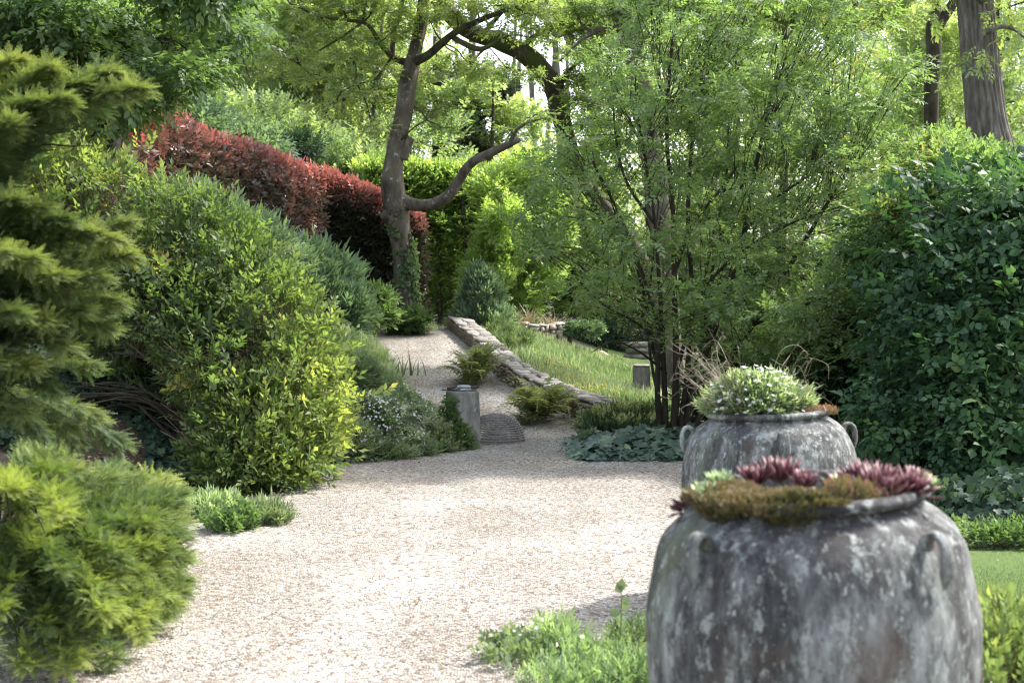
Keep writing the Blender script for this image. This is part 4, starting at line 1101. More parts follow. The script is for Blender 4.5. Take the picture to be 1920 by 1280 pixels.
def lime_tree():
    """trunk above the hedge at the left, broad leaves overhead"""
    d = 16.2
    P = poly([(190, 480), (196, 330), (205, 250), (216, 190), (228, 100), (240, 0), (250, -120)], d)
    P[0][2] = float(gh(P[0][0], d)) - .1
    r = np.random.default_rng(19)
    root = thing('broadleaf_tree', 'leafy tree at the upper left, its grey trunk showing above the bright bush', 'tree', P[0])
    part(tube(MB(), P, np.array([30, 26, 24, 22, 20, 19, 16]) / F * d, 18, 8, .07, 5, 6), 'trunk', M['bark_oak'], root, True)
    cl = []
    tw = MB()
    for k in range(54):
        px = r.uniform(-120, 430); py = r.uniform(-60, 215)
        lim = np.interp(px, [-100, 60, 300, 360, 430], [120, 190, 195, 150, 60])
        if py > lim: py = r.uniform(-60, lim)
        dd = r.uniform(-2.2, 1.6); c = W(px, py, d - 1.0 + dd)
        cl.append([*c, r.uniform(.35, .6), r.uniform(.35, .6), r.uniform(.13, .24)])
        s = P[4] * r.random() + P[5] * 1.0; s = P[4] + (P[5] - P[4]) * r.random()
        Q = limb_pts(s, c, .03, r)
        if k < 12: part(tube(MB(), Q, [.035, .028, .02, .008], 6, 4, .05), 'branch', M['bark_dark'], root, True)
        else: tube(tw, Q, [.022, .017, .012, .005], 4, 3, cap=False)
        for j in range(4):
            e = c + rdir(1, r)[0] * [.5, .5, .2]; tube(tw, [Q[2], (Q[2] + e) / 2 + r.normal(0, .04, 3), e], [.01, .007, .003], 3, 2, cap=False)
    part(tw, 'twigs', M['bark_dark'], root, True, kind='stuff')
    PP, O = clump_pts(cl, 9500, r, .1)
    mb = MB(); foliage(mb, SP6, PP, O * [1, 1, .3], r, .2, up=-.15, out=.7, R=np.clip(.5 + .012 * (PP[:, 0] + 4) * 10 + .15 * noise3(PP, 1, 52) + r.normal(0, .14, len(PP)), 0, 1))
    part(mb, 'crown', M['lime'], root, kind='stuff')
    iv = thing('ivy', 'dark ivy sheathing the left side of the trunk above the bright bush', 'ivy', P[1])
    TP, TR = catmull(P, np.array([30, 26, 24, 22, 20, 19, 16]) / F * d, 6)
    n = 2200; k = r.integers(2, 22, n); a = r.normal(-2.5, .75, n); D = np.stack([np.cos(a), np.sin(a), 0 * a], -1)
    q = TP[k] + D * (TR[k] + r.uniform(0, .12, n))[:, None] + r.normal(0, .04, (n, 3))
    mb = MB(); place(mb, L2w, q, rdir(n, r) * .6 + [0, 0, -.5], D + rdir(n, r) * .4, r.uniform(.05, .08, n), np.clip(r.normal(.45, .2, n), 0, 1)); part(mb, 'leaves', M['ivy'], iv, kind='stuff')
lime_tree()

# ================================================================== WALLS
def rock_mesh(seed, name):
    r = np.random.default_rng(seed)
    V = []
    for zz in (-.5, .5):
        for a in range(6):
            an = a / 6 * 6.283 + r.normal(0, .12); q = .5 * r.uniform(.85, 1.08) * (.92 if zz > 0 else 1)
            V.append([math.cos(an) * q * 1.05, math.sin(an) * q, zz * r.uniform(.75, 1)])
    V += [[0, 0, .56], [0, 0, -.5]]
    f4 = [[a, (a + 1) % 6, 6 + (a + 1) % 6, 6 + a] for a in range(6)]
    f3 = [[12, 6 + a, 6 + (a + 1) % 6] for a in range(6)] + [[13, (a + 1) % 6, a] for a in range(6)]
    return mesh_from(np.array(V), [np.array(f4), np.array(f3)], name, np.full(14, .5))
def slab_mesh(seed, name):
    r = np.random.default_rng(seed)
    V = []
    for z in (-.5, .5):
        for x, y in ((-.5, -.5), (0, -.52), (.5, -.5), (.5, .5), (0, .5), (-.5, .5)):
            V.append([x * r.uniform(.9, 1) - (.02 if z > 0 else 0) * np.sign(x), y * r.uniform(.88, 1.05) * (.95 if z > 0 else 1), z * r.uniform(.7, 1.1)])
    f4 = [[a, (a + 1) % 6, 6 + (a + 1) % 6, 6 + a] for a in range(6)] + [[6, 7, 10, 11], [7, 8, 9, 10], [5, 4, 1, 0], [4, 3, 2, 1]]
    return mesh_from(np.array(V), [np.array(f4)], name, np.full(12, .5))

def build_wall(label, pts, zt, h, th, mface, mcap, core, sc=(.10, .065), seed=0, lim=240, face=1):
    r = random.Random(seed)
    P = [np.array(p) for p in pts]
    root = thing('stone_wall', label, 'wall', [P[0][0], P[0][1], float(zt(P[0][0], P[0][1])) - h])
    o0 = np.array(root.location)
    rocks = [rock_mesh(900 + seed + i, 'stone') for i in range(7)]; slabs = [slab_mesh(950 + seed + i, 'coping_stone') for i in range(6)]
    for m in rocks: m.materials.append(mface)
    for m in slabs: m.materials.append(mcap)
    # resample the line
    Q = [P[0]]; 
    for a, b in zip(P[:-1], P[1:]):
        n = max(1, int(np.linalg.norm(b - a) / .25))
        for k in range(1, n + 1): Q.append(a + (b - a) * k / n)
    Q = np.array(Q); L = np.concatenate([[0], np.cumsum(np.linalg.norm(np.diff(Q, axis=0), axis=1))])
    # mortar core
    V = []
    for i, q in enumerate(Q):
        t = norm(Q[min(i + 1, len(Q) - 1)] - Q[max(i - 1, 0)]); nrm = np.array([-t[1], t[0]])
        z = zt(q[0], q[1])
        for s, zz in ((-1, z - h - .3), (-1, z - .012), (1, z - .012), (1, z - h - .3)):
            V.append([*(q + nrm * s * (th / 2 - .03)), zz])
    idx = np.arange(len(V)).reshape(-1, 4)
    f = np.concatenate([np.stack([idx[:-1, a], idx[:-1, (a + 1) % 4], idx[1:, (a + 1) % 4], idx[1:, a]], -1) for a in range(3)] + [idx[:1], idx[-1:, ::-1]])
    part(MB().add(V, f), 'mortar_core', core, root)
    def at(s):
        q = np.array([np.interp(s, L, Q[:, 0]), np.interp(s, L, Q[:, 1])]); a = np.array([np.interp(s + .05, L, Q[:, 0]), np.interp(s + .05, L, Q[:, 1])]); b = np.array([np.interp(s - .05, L, Q[:, 0]), np.interp(s - .05, L, Q[:, 1])])
        t = norm(a - b); return q, t, np.array([-t[1], t[0]])
    made = 0; rest = []
    def put(me, nm, p, t, nrm, sx, sy, sz, tilt=0):
        o = bpy.data.objects.new(nm, me); COL.objects.link(o); o.parent = root
        o.location = tuple(np.array(p) - o0)
        o.rotation_euler = (r.uniform(-.08, .08), tilt + r.uniform(-.06, .06), math.atan2(t[1], t[0]))
        o.scale = (sx, sy, sz)
    s = 0.0
    rows = max(1, int(round((h - .05) / sc[1])))
    faces = []
    for k in range(rows):
        s = r.uniform(0, .08)
        while s < L[-1]:
            wd = sc[0] * r.uniform(.7, 1.5); q, t, nr = at(s + wd / 2)
            faces.append((s, wd, k)); s += wd * 1.02
    faces.sort()
    slope = lambda s: float((zt(*at(min(s + .1, L[-1]))[0]) - zt(*at(max(s - .1, 0))[0])) / .2)
    for (s, wd, k) in faces:
        q, t, nr = at(s + wd / 2)
        z = zt(q[0], q[1]) - .045 - (k + .5) * sc[1] + r.uniform(-.014, .014)
        p = [*(q + nr * face * (th / 2 - .02 + r.uniform(0, .014))), z]
        tl = -math.atan(slope(s))
        if made < lim: put(rocks[r.randrange(7)], 'stone', p, t, nr, wd * r.uniform(.8, 1.02), .075, sc[1] * r.uniform(.75, 1.15), tl + r.uniform(-.25, .25)); made += 1
        else: rest.append((p, t, wd * .95, .075, sc[1] * .9))
    if rest:
        mb = MB(); base = np.array([v.co[:] for v in rocks[0].vertices]); ff = [np.array([list(pl.vertices) for pl in rocks[0].polygons if len(pl.vertices) == n]) for n in (3, 4)]
        for p, t, a, b, c_ in rest:
            v = base * [a, b, c_]; R_ = np.array([[t[0], -t[1]], [t[1], t[0]]]); v[:, :2] = v[:, :2] @ R_.T
            mb.add(v + np.array(p), ff)
        part(mb, 'small_stones', mface, root, kind='stuff')
    s = 0.0
    while s < L[-1] - .03:
        wd = r.uniform(.09, .2); q, t, nr = at(s + wd / 2)
        # two stones across the width
        cut = r.uniform(-.06, .06)
        for lo, hi in ((-th / 2 - .015, cut), (cut, th / 2 + .015)):
            mid = (lo + hi) / 2; p = [*(q + nr * mid), zt(q[0], q[1]) - .022 + r.uniform(-.012, .012)]
            put(slabs[r.randrange(6)], 'coping_stone', p, t, nr, wd * .96, (hi - lo) * r.uniform(.8, .98), .05 * r.uniform(.7, 1.3), -math.atan(slope(s)))
        s += wd
    return root

wpts = [(.98, 15.9), (.72, 16.55), (.36, 17.4), (.06, 18.15), (-.16, 18.9), (-.37, 19.9), (-.56, 20.9), (-.80, 22.0), (-1.03, 23.2)]
wpts = [(x + .14, y) for x, y in wpts]
build_wall('low flint garden wall climbing beside the gravel path', wpts, lambda x, y: pz(y) + .24 - .03 * float(sst(18.5, 22, y)) + .03 * (y < 17.2) * (17.2 - y), .30, .30, M['flint'], M['cap'], M['mortar'], (.082, .05), seed=1, lim=290)
build_wall('short pale stone wall with dry grasses across the top of the meadow bank', [tuple(W(950, 0, 26)[:2]), tuple(W(1000, 0, 25.9)[:2]), tuple(W(1048, 0, 26.1)[:2])], lambda x, y: 1.0 + .02 * math.sin(x * 9), .36, .3, M['brick'], M['brick'], M['mortar'], (.12, .08), seed=3, lim=100, face=-1)

# ================================================================== POSTS AND DOME
def stone_post():
    c = np.array([(867 - 960) / F * 14.3, 14.3, 0]); g = float(gh(c[0], c[1]))
    root = thing('stone_post', 'short weathered stone post with an ornament on top, half covered by greenery', 'post', (c[0], c[1], 0))
    prof = [(-.05, .172), (.10, .172), (.30, .166), (.50, .162), (.54, .162), (.565, .158), (.575, .148)]
    mb = MB(); n = 40
    a = np.arange(n) / n * 2 * math.pi
    sq = 1 / np.maximum(np.abs(np.cos(a)), np.abs(np.sin(a))) ; sq = 1 + (np.minimum(sq, 1.22) - 1) * .75
    ang = rad(12)
    V = []
    zs = np.interp(np.linspace(0, 1, 22), np.linspace(0, 1, 7), [p[0] for p in prof])
    rr = np.interp(zs, [p[0] for p in prof], [p[1] for p in prof])
    for z, q in zip(zs, rr):
        ring = np.stack([np.cos(a + ang) * q * sq, np.sin(a + ang) * q * sq, 0 * a + z], -1)
        ring[:, :2] *= (1 + .02 * noise3(ring, 9, 70))[:, None]; V.append(ring + [c[0], c[1], 0])
    V = np.array(V); m = len(V); V = V.reshape(-1, 3); idx = np.arange(m * n).reshape(m, n)
    f = np.stack([idx[:-1], np.roll(idx, -1, 1)[:-1], np.roll(idx, -1, 1)[1:], idx[1:]], -1).reshape(-1, 4)
    V = np.vstack([V, [c[0], c[1], .577]]); t = np.stack([np.full(n, m * n), idx[-1], np.roll(idx[-1], -1)], -1)
    mb.add(V, [f, t]); part(mb, 'shaft', M['stone'], root, True)
    # metal ornament lying on the top: two plates, a ring and rods
    so_ = thing('metal_ornament', 'flat metal ornament with a slim rod lying on the stone post', 'ornament', (c[0], c[1], .58))
    z0 = .58
    def disc(cx, cy, z, r0, r1, hgt, name, mat, el=1.0, tilt=0):
        mb = MB(); k = 28; a = np.arange(k) / k * 6.283
        rows = [(r0 * .96, 0), (r0, hgt * .4), (r1, hgt), (r1 * .5, hgt * 1.15)]
        V = np.array([[[cx + math.cos(t_) * q * el, cy + math.sin(t_) * q * .8, z + h + tilt * math.cos(t_) * q] for t_ in a] for q, h in rows]).reshape(-1, 3)
        idx = np.arange(len(V)).reshape(-1, k); f = np.stack([idx[:-1], np.roll(idx, -1, 1)[:-1], np.roll(idx, -1, 1)[1:], idx[1:]], -1).reshape(-1, 4)
        V = np.vstack([V, [cx, cy, z + rows[-1][1]]]); t = np.stack([np.full(k, len(V) - 1), idx[-1], np.roll(idx[-1], -1)], -1)
        part(mb.add(V, [f, t]), name, mat, so_, True)
    disc(c[0] + .005, c[1], z0, .155, .15, .018, 'base_plate', M['metal'], 1.0, .03)
    disc(c[0] + .01, c[1] - .02, z0 + .027, .075, .045, .022, 'raised_dish', M['metal'], 1.25, .0)
    part(tube(MB(), [[c[0] - .20, c[1] - .12, z0 + .008], [c[0] - .1, c[1] - .13, z0 + .012], [c[0] - .02, c[1] - .12, z0 + .016]], [.006, .006, .005], 6, 2), 'rod', M['rust'], so_, True)
    part(tube(MB(), [[c[0] + .09, c[1] - .10, z0 + .03], [c[0] + .165, c[1] - .08, z0 + .036]], [.013, .013], 8, 2), 'bracket', M['rust'], so_, True)
    part(tube(MB(), [[c[0] - .145, c[1] - .10, z0 + .022], [c[0] - .07, c[1] - .12, z0 + .036], [c[0] - .05, c[1] - .1, z0 + .065]], [.012, .010, .008], 6, 3), 'hook', M['rust'], so_, True)
stone_post()

def dome():
    c = np.array([(928 - 960) / F * 14.75, 14.78, .0]); R, H = .31, .285
    root = thing('wicker_dome', 'grey woven wicker cloche dome sitting on the gravel beside the stone post', 'cloche', c)
    nr, ns = 17, 32
    mb = MB()
    for k in range(nr):
        t = (k + .35) / nr
        z = .012 + H * math.sin(t * math.pi / 2) ** 1.0
        q = R * math.cos(t * math.pi / 2) ** .85
        if q < .02: continue
        m = ns * 4; a = np.arange(m + 1) / m * 2 * math.pi
        wv = .006 * np.cos(a * ns / 2 + (math.pi if k % 2 else 0))
        P = np.stack([c[0] + np.cos(a) * (q + wv), c[1] + np.sin(a) * (q + wv), c[2] + z + .0015 * np.sin(a * 7 + k)], -1)
        tube(mb, P, np.full(len(P), .0076 if q > .1 else .0062), 5, 1, cap=False)
    part(mb, 'woven_rods', M['wicker'], root, True)
    for i in range(ns):
        a = i / ns * 6.283
        P = []
        for t in np.linspace(0, .97, 9):
            q = R * math.cos(t * math.pi / 2) ** .85; P.append([c[0] + math.cos(a) * q, c[1] + math.sin(a) * q, .0 + H * math.sin(t * math.pi / 2) + .008])
        part(tube(MB(), P, np.full(9, .0042), 5, 2), 'rib', M['wicker'], root, True)
    a = np.arange(41) / 40 * 6.283
    part(tube(MB(), np.stack([c[0] + np.cos(a) * (R + .004), c[1] + np.sin(a) * (R + .004), .008 + 0 * a], -1), np.full(41, .011), 6, 1, cap=False), 'bottom_rim', M['wicker'], root, True)
    a = np.arange(13) / 12 * 6.283
    part(tube(MB(), np.stack([c[0] + np.cos(a) * .03, c[1] + np.sin(a) * .03, H + .014 + 0 * a], -1), np.full(13, .007), 6, 1, cap=False), 'top_ring', M['wicker'], root, True)
dome()

def lawn_post():
    c = W(1203, 740, 21.2); c[2] = 0
    root = thing('wooden_post', 'grey weathered square post standing on the lawn behind the multi stemmed shrub', 'post', c)
    r = np.random.default_rng(4)
    V = []; hs = [.12, .12, .118, .117, .105]; zs = [-.05, .2, .42, .455, .465]
    for z, h in zip(zs, hs):
        for x, y in ((-1, -1), (0, -1), (1, -1), (1, 0), (1, 1), (0, 1), (-1, 1), (-1, 0)):
            V.append([c[0] + x * h + r.normal(0, .002), c[1] + y * h, z + (r.normal(0, .003) if z > 0 else 0)])
    idx = np.arange(40).reshape(5, 8); f = np.stack([idx[:-1], np.roll(idx, -1, 1)[:-1], np.roll(idx, -1, 1)[1:], idx[1:]], -1).reshape(-1, 4)
    V.append([c[0], c[1], .466]); t = np.stack([np.full(8, 40), idx[-1], np.roll(idx[-1], -1)], -1)
    part(MB().add(V, [f, t]), 'shaft', M['post_wood'], root)
    cap = MB(); V = []
    for z, h in ((.4655, .124), (.485, .124), (.49, .11)):
        for x, y in ((-1, -1), (1, -1), (1, 1), (-1, 1)): V.append([c[0] + x * h, c[1] + y * h, z])
    idx = np.arange(12).reshape(3, 4); f = np.concatenate([np.stack([idx[:-1], np.roll(idx, -1, 1)[:-1], np.roll(idx, -1, 1)[1:], idx[1:]], -1).reshape(-1, 4), idx[-1:], idx[:1, ::-1]])
    part(cap.add(V, f), 'cap', M['stone'], root)
    # small stone plaque-like block hung behind the stems
    b = W(1302, 658, 19)
lawn_post()

# ================================================================== MEADOW, BANK, GRASS
def scatter_blades(name, n, xf, yf, hlo, hhi, mat, seed, kind='stuff', patch=None, lean=.35, wd=.02, rr=(.5, .25)):
    r = np.random.default_rng(seed)
    y = r.uniform(*yf, n) if not callable(yf) else yf(r, n)
    x0, x1 = xf(y); x = x0 + (x1 - x0) * r.random(n)
    P = np.stack([x, y, gh(x, y) - .01], -1)
    if patch: ok = noise3(P, patch[0], seed) > patch[1]; P = P[ok]
    n = len(P)
    D = rdir(n, r) * lean + [0, 0, 1]; N = rdir(n, r) * [1, 1, .2]
    h = r.uniform(hlo, hhi, n) * (1 + .35 * noise3(P, 1.5, seed + 2))
    mb = MB(); place(mb, blade(wd, .35), P, D, N, np.maximum(h, .02), np.clip(r.normal(*rr, n) + .15 * noise3(P, 1.2, seed + 1), 0, 1))
    return tag(mb.build(name, mat), kind=kind)

scatter_blades('meadow_grass', 36000, lambda y: (xw(y) + .45, xw(y) + 4.0), (15.8, 27), .06, .17, M['grass'], 101, wd=.035, rr=(.66, .24))
def flowers(name, n, xf, yf, hz, mat, seed, size, kind='stuff', up=.8):
    r = np.random.default_rng(seed); y = r.uniform(*yf, n); x0, x1 = xf(y); x = x0 + (x1 - x0) * r.random(n)
    P = np.stack([x, y, gh(x, y) + r.uniform(*hz, n)], -1)
    mb = MB(); place(mb, flower5(), P, rdir(n, r) + [0, .0, 0], rdir(n, r) * .6 + [0, -.5, up], r.uniform(size * .7, size * 1.2, n), r.random(n))
    return tag(mb.build(name, mat), kind=kind)
flowers('yellow_meadow_flowers', 110, lambda y: (xw(y) + .6, xw(y) + 1.15), (17.2, 19.6), (.06, .18), M['yellow'], 102, .028)
# left bank grass
scatter_blades('bank_grass', 36000, lambda y: (xl(y) - 3.2, xl(y) - .02), (14.4, 23.5), .08, .2, M['bankgrass'], 103, wd=.022, rr=(.55, .22))
scatter_blades('grass_edge', 2600, lambda y: (xl(y) - .45, xl(y) + .12), (11.9, 14.6), .04, .1, M['weed'], 104, wd=.02, rr=(.5, .2), patch=(2.5, -.1))
scatter_blades('lawn_grass', 26000, lambda y: (2.15 + 0 * y, 3.6 + 0 * y), (6.6, 8.6), .02, .04, M['grass'], 105, wd=.05, rr=(.2, .13))  # blades darkened in colour to stand for the shade on this strip
scatter_blades('grass_edge', 5000, lambda y: (.95 + 0 * y, 3.2 + 0 * y), (20.2, 22.2), .03, .06, M['grass'], 106, wd=.04, rr=(.45, .15))

# fleabane mound and other plants of the bank
def fl_R(lo=.45):
    return lambda P, O, r: np.clip(lo + .22 * noise3(P, 2.2, 55) + r.normal(0, .15, len(P)), 0, 1)
def fleabane_bank():
    r = np.random.default_rng(200)
    C = []
    for (px, py, d, a, h) in ((690, 790, 13.6, 60, 45), (740, 795, 13.9, 50, 42), (780, 808, 14.1, 40, 36), (700, 750, 14.3, 50, 38), (745, 768, 14.4, 42, 30), (660, 760, 14, 50, 50), (820, 815, 14.1, 30, 30), (730, 830, 13.6, 60, 25), (790, 785, 14.5, 26, 20), (650, 830, 13.2, 40, 30)):
        c = W(px, py, d); C.append([*c, a / F * d, .25, h / F * d])
    root = leaf_mass('fleabane_clump', 'spreading mound of white flowered fleabane on the bank beside the stone post', 'flowering plant', C, 15000, SPn, .075, M['fleabane'], 201, shell=.5, R=fl_R(.55), stems=40, stem_base=W(740, 850, 14), stem_r=.006)
    P, O = clump_pts(C, 8000, r, .95)
    P = P + O * .085; ok = (O[:, 1] < .3) & (noise3(P, 2.2, 64) > -.9); P, O = P[ok], O[ok]
    mb = MB(); place(mb, flower5(), P, rdir(len(P), r), O + rdir(len(P), r) * .4 + [0, -.3, .6], r.uniform(.013, .027, len(P)), r.random(len(P)))
    part(mb, 'flowers', M['white'], root, kind='stuff')
    C = []
    for (px, py, d, a, h) in ((670, 700, 16.3, 55, 28), (635, 700, 15.8, 50, 35), (700, 730, 15.4, 40, 22), (655, 655, 17.5, 40, 20), (620, 650, 17, 40, 25), (735, 748, 15.2, 30, 14)):
        c = W(px, py, d); C.append([*c, a / F * d, .35, h / F * d])
    leaf_mass('bank_plants', 'soft pale green wildflower growth on the bank above the fleabane', 'plant', C, 6000, SPn, .1, M['bankgrass'], 202, shell=.3, R=fl_R(.7), kw=dict(up=.5, rnd=.8), stems=20)
    # ivy and flowers over the left of the post
    C = [[*W(842, 800, 14.05), .07, .06, .13], [*W(858, 822, 14.0), .10, .06, .09], [*W(834, 835, 13.95), .12, .1, .07], [*W(876, 838, 14.02), .07, .05, .03], [*W(812, 840, 13.9), .15, .12, .07], [*W(840, 765, 14.1), .03, .03, .05]]
    root = leaf_mass('ivy', 'ivy and trailing leaves climbing the left face of the stone post', 'ivy', C, 1500, SPw, .075, M['lime'], 203, shell=.25)
    P, O = clump_pts(C, 170, r, .95); mb = MB(); place(mb, flower5(), P, rdir(len(P), r), O + [0, -.6, .4], r.uniform(.012, .022, len(P)), r.random(len(P))); part(mb, 'flowers', M['white'], root, kind='stuff')
    C = [[*W(700, 855, 13.2), .35, .2, .09], [*W(640, 860, 13.0), .3, .2, .08], [*W(760, 850, 13.5), .3, .15, .07], [*W(820, 850, 13.8), .2, .12, .06]]
    leaf_mass('low_weeds', 'fresh green low weeds along the foot of the fleabane mound', 'weed', C, 2400, SP, .09, M['weed'], 204, shell=.2)
fleabane_bank()

def bank_shrubs():
    # upright blue-green shrub with pointed shoots in front of the dark hedge end
    C = []
    for (px, py, d, a, h) in ((600, 530, 19, 45, 36), (565, 510, 18.7, 40, 30), (635, 550, 19.2, 30, 32), (585, 570, 18.6, 55, 36), (640, 595, 18.6, 40, 25), (545, 550, 18.4, 40, 36)):
        c = W(px, py, d); C.append([*c, a / F * d, .3, h / F * d])
    leaf_mass('buddleia_bush', 'blue green bush with pointed upright shoots before the dark hedge end', 'shrub', C, 1500, SPn, .26, M['bluegreen'], 210, shell=.4, kw=dict(up=.7, out=.6, rnd=.6), stems=16)
    C = []
    for (px, py, d, a, h) in ((400, 425, 17.2, 50, 25), (455, 450, 17.4, 45, 25), (350, 400, 16.9, 45, 20), (500, 480, 17.8, 40, 28), (430, 490, 17.2, 70, 35), (380, 450, 17, 70, 40)):
        c = W(px, py, d); C.append([*c, a / F * d, .3, h / F * d])
    leaf_mass('leafy_perennials', 'silvery blue green arching perennials below the long red hedge', 'plant', C, 1900, SPn, .25, M['bluegreen'], 211, shell=.35, kw=dict(up=.4, out=.6, rnd=.7, R=None), stems=10)
    C = [[*W(905, 600, 23.4), .30, .25, .35], [*W(905, 565, 23.4), .24, .22, .28], [*W(900, 540, 23.4), .13, .13, .2], [*W(930, 620, 23.2), .22, .2, .2], [*W(880, 620, 23.3), .2, .18, .2]]
    leaf_mass('conical_shrub', 'upright blue green conical shrub just behind the top of the flint wall', 'shrub', C, 2400, SPn, .2, M['bluegreen'], 212, shell=.3, kw=dict(up=.8, out=.7, rnd=.4, R=None), stems=14, stem_base=W(905, 630, 23.4))
    C = [[*W(950, 660, 21.5), .22, .2, .16], [*W(935, 640, 22), .16, .2, .18], [*W(985, 665, 21.3), .1, .15, .16], [*W(945, 675, 21), .25, .2, .1]]
    leaf_mass('loose_shrub', 'loose bright green stems growing over the wall beside the conical shrub', 'shrub', C, 700, SPn, .13, M['weed'], 213, shell=.2, kw=dict(up=.9, out=.4, rnd=.4), stems=14, stem_base=W(960, 690, 21))
    C = [[*W(700, 560, 21.5), .3, .25, .13], [*W(660, 590, 20.5), .35, .25, .15], [*W(715, 590, 21.3), .2, .2, .12], [*W(640, 610, 19.5), .3, .25, .18]]
    leaf_mass('shade_plants', 'dark leafy undergrowth where the bank meets the shaded hedge end', 'plant', C, 2600, SP, .14, M['lime'], 214, shell=.2)
    C = [[*W(1108, 618, 26), .2, .2, .06], [*W(1080, 616, 26), .14, .2, .05]]
    leaf_mass('cabbage_plant', 'pale blue green rounded plant at the right end of the far wall', 'plant', C, 300, SPw, .12, M['bluegreen'], 215, shell=.3)
    r = np.random.default_rng(9)
    # ornamental dry grasses
    for (px, py, d, n, h, lb) in ((985, 607, 26.1, 130, .55, 'straw coloured ornamental grass on the short pale wall'), (1035, 607, 26.2, 90, .4, 'smaller dry grass tuft at the right of the short pale wall'), (852, 618, 23.0, 150, .35, 'pale arching grass tuft at the top end of the flint wall'), (800, 612, 22.3, 260, .2, 'fine light grass tuft right of the ivy at the gnarled tree')):
        b = W(px, py, d); b[2] = max(float(gh(b[0], d)), b[2] - .05)
        root = thing('grass_tuft', lb, 'grass', b)
        D = rdir(n, r) * [.7, .7, .2] + [0, 0, .9]
        mb = MB(); place(mb, blade(.012, .5), b + r.normal(0, .06, (n, 3)) * [1.5, 1, 0], D, -D * [1, 1, 0] + [0, 0, .5], r.uniform(.6, 1.1, n) * h, np.clip(r.normal(.8, .15, n), 0, 1)); part(mb, 'blades', M['dry'] if px > 840 else M['bankgrass'], root, kind='stuff')
    # iris clump on the bank
    b = W(722, 668, 18.4); b[2] = float(gh(b[0], 18.4))
    root = thing('iris_clump', 'clump of dark green strap leaves on the bank edge', 'plant', b)
    T = blade(.035, .25); mesh = mesh_from(T['v'], T['f'], 'strap_leaf', np.full(5, .45)); mesh.materials.append(M['lime'])
    for i in range(70):
        o = bpy.data.objects.new('strap_leaf', mesh); COL.objects.link(o); o.parent = root
        o.location = (r.normal(0, .2), r.normal(0, .1), -.01); a = r.uniform(0, 6.28)
        o.rotation_euler = (rad(90) - abs(r.normal(0, .45)), 0, a); s = r.uniform(.22, .36); o.scale = (s, s, s)
bank_shrubs()

def frond_mesh(seed, name):
    r = np.random.default_rng(seed); V, Fc, A = [], [], []
    n = 17
    def sp(t): return np.array([0, t * (1 - .22 * t), .62 * math.sin(t * 2.0) * .9 - .25 * t * t])
    for i in range(n):       # rachis
        p = sp(i / (n - 1)); V += [p + [-.006, 0, 0], p + [.006, 0, 0]]; A += [.8, .8]
        if i: k = 2 * i; Fc.append([k - 2, k - 1, k + 1, k])
    for i in range(2, n):
        t = i / (n - 1); p = sp(t); L = .20 * math.sin(min(1, t * 1.15 + .12) * math.pi) ** .8 + .015
        for s in (-1, 1):
            k = len(V); dz = -.15 * L
            V += [p + [0, -.004, 0], p + [s * L * .5, .035, dz * .3 + .012], p + [s * L, .05, dz], p + [s * L * .5, -.022, dz * .3]]
            A += [.55, .55, .75, .5]; Fc.append([k, k + 3, k + 2, k + 1] if s > 0 else [k, k + 1, k + 2, k + 3])
    me = mesh_from(np.array(V), [np.array(Fc)], name, np.clip(np.array(A) + r.normal(0, .08), 0, 1)); me.materials.append(M['fern']); return me
def fern(px, py, d, size, n, label, seed, tone=0):
    r = np.random.default_rng(seed); b = W(px, py, d); b[2] = float(gh(b[0], d)) + .0
    root = thing('fern', label, 'fern', b, 'ferns along the flint wall')
    b = b + 0
    ms = [frond_mesh(seed + i, 'frond') for i in range(3)]
    for i in range(n):
        o = bpy.data.objects.new('frond', ms[i % 3]); COL.objects.link(o); o.parent = root
        a = i / n * 6.283 + r.normal(0, .2); s = size * r.uniform(.75, 1.15)
        o.rotation_euler = (r.uniform(-.15, .75), r.normal(0, .15), a); o.scale = (s, s, s); o.location = (0, 0, 0)
fern(893, 702, 18.5, .68, 44, 'large dark fern halfway up the flint wall', 500)
fern(876, 712, 18.3, .34, 14, 'small low fern on the gravel under the large dark fern', 510)
fern(1012, 782, 16.2, .66, 44, 'golden green fern near the lower end of the flint wall', 520)
fern(985, 790, 16.0, .32, 14, 'small yellowish fern spreading onto the gravel by the golden fern', 530)
fern(1096, 806, 15.7, .22, 12, 'tiny dark fern at the lower end of the flint wall', 540)

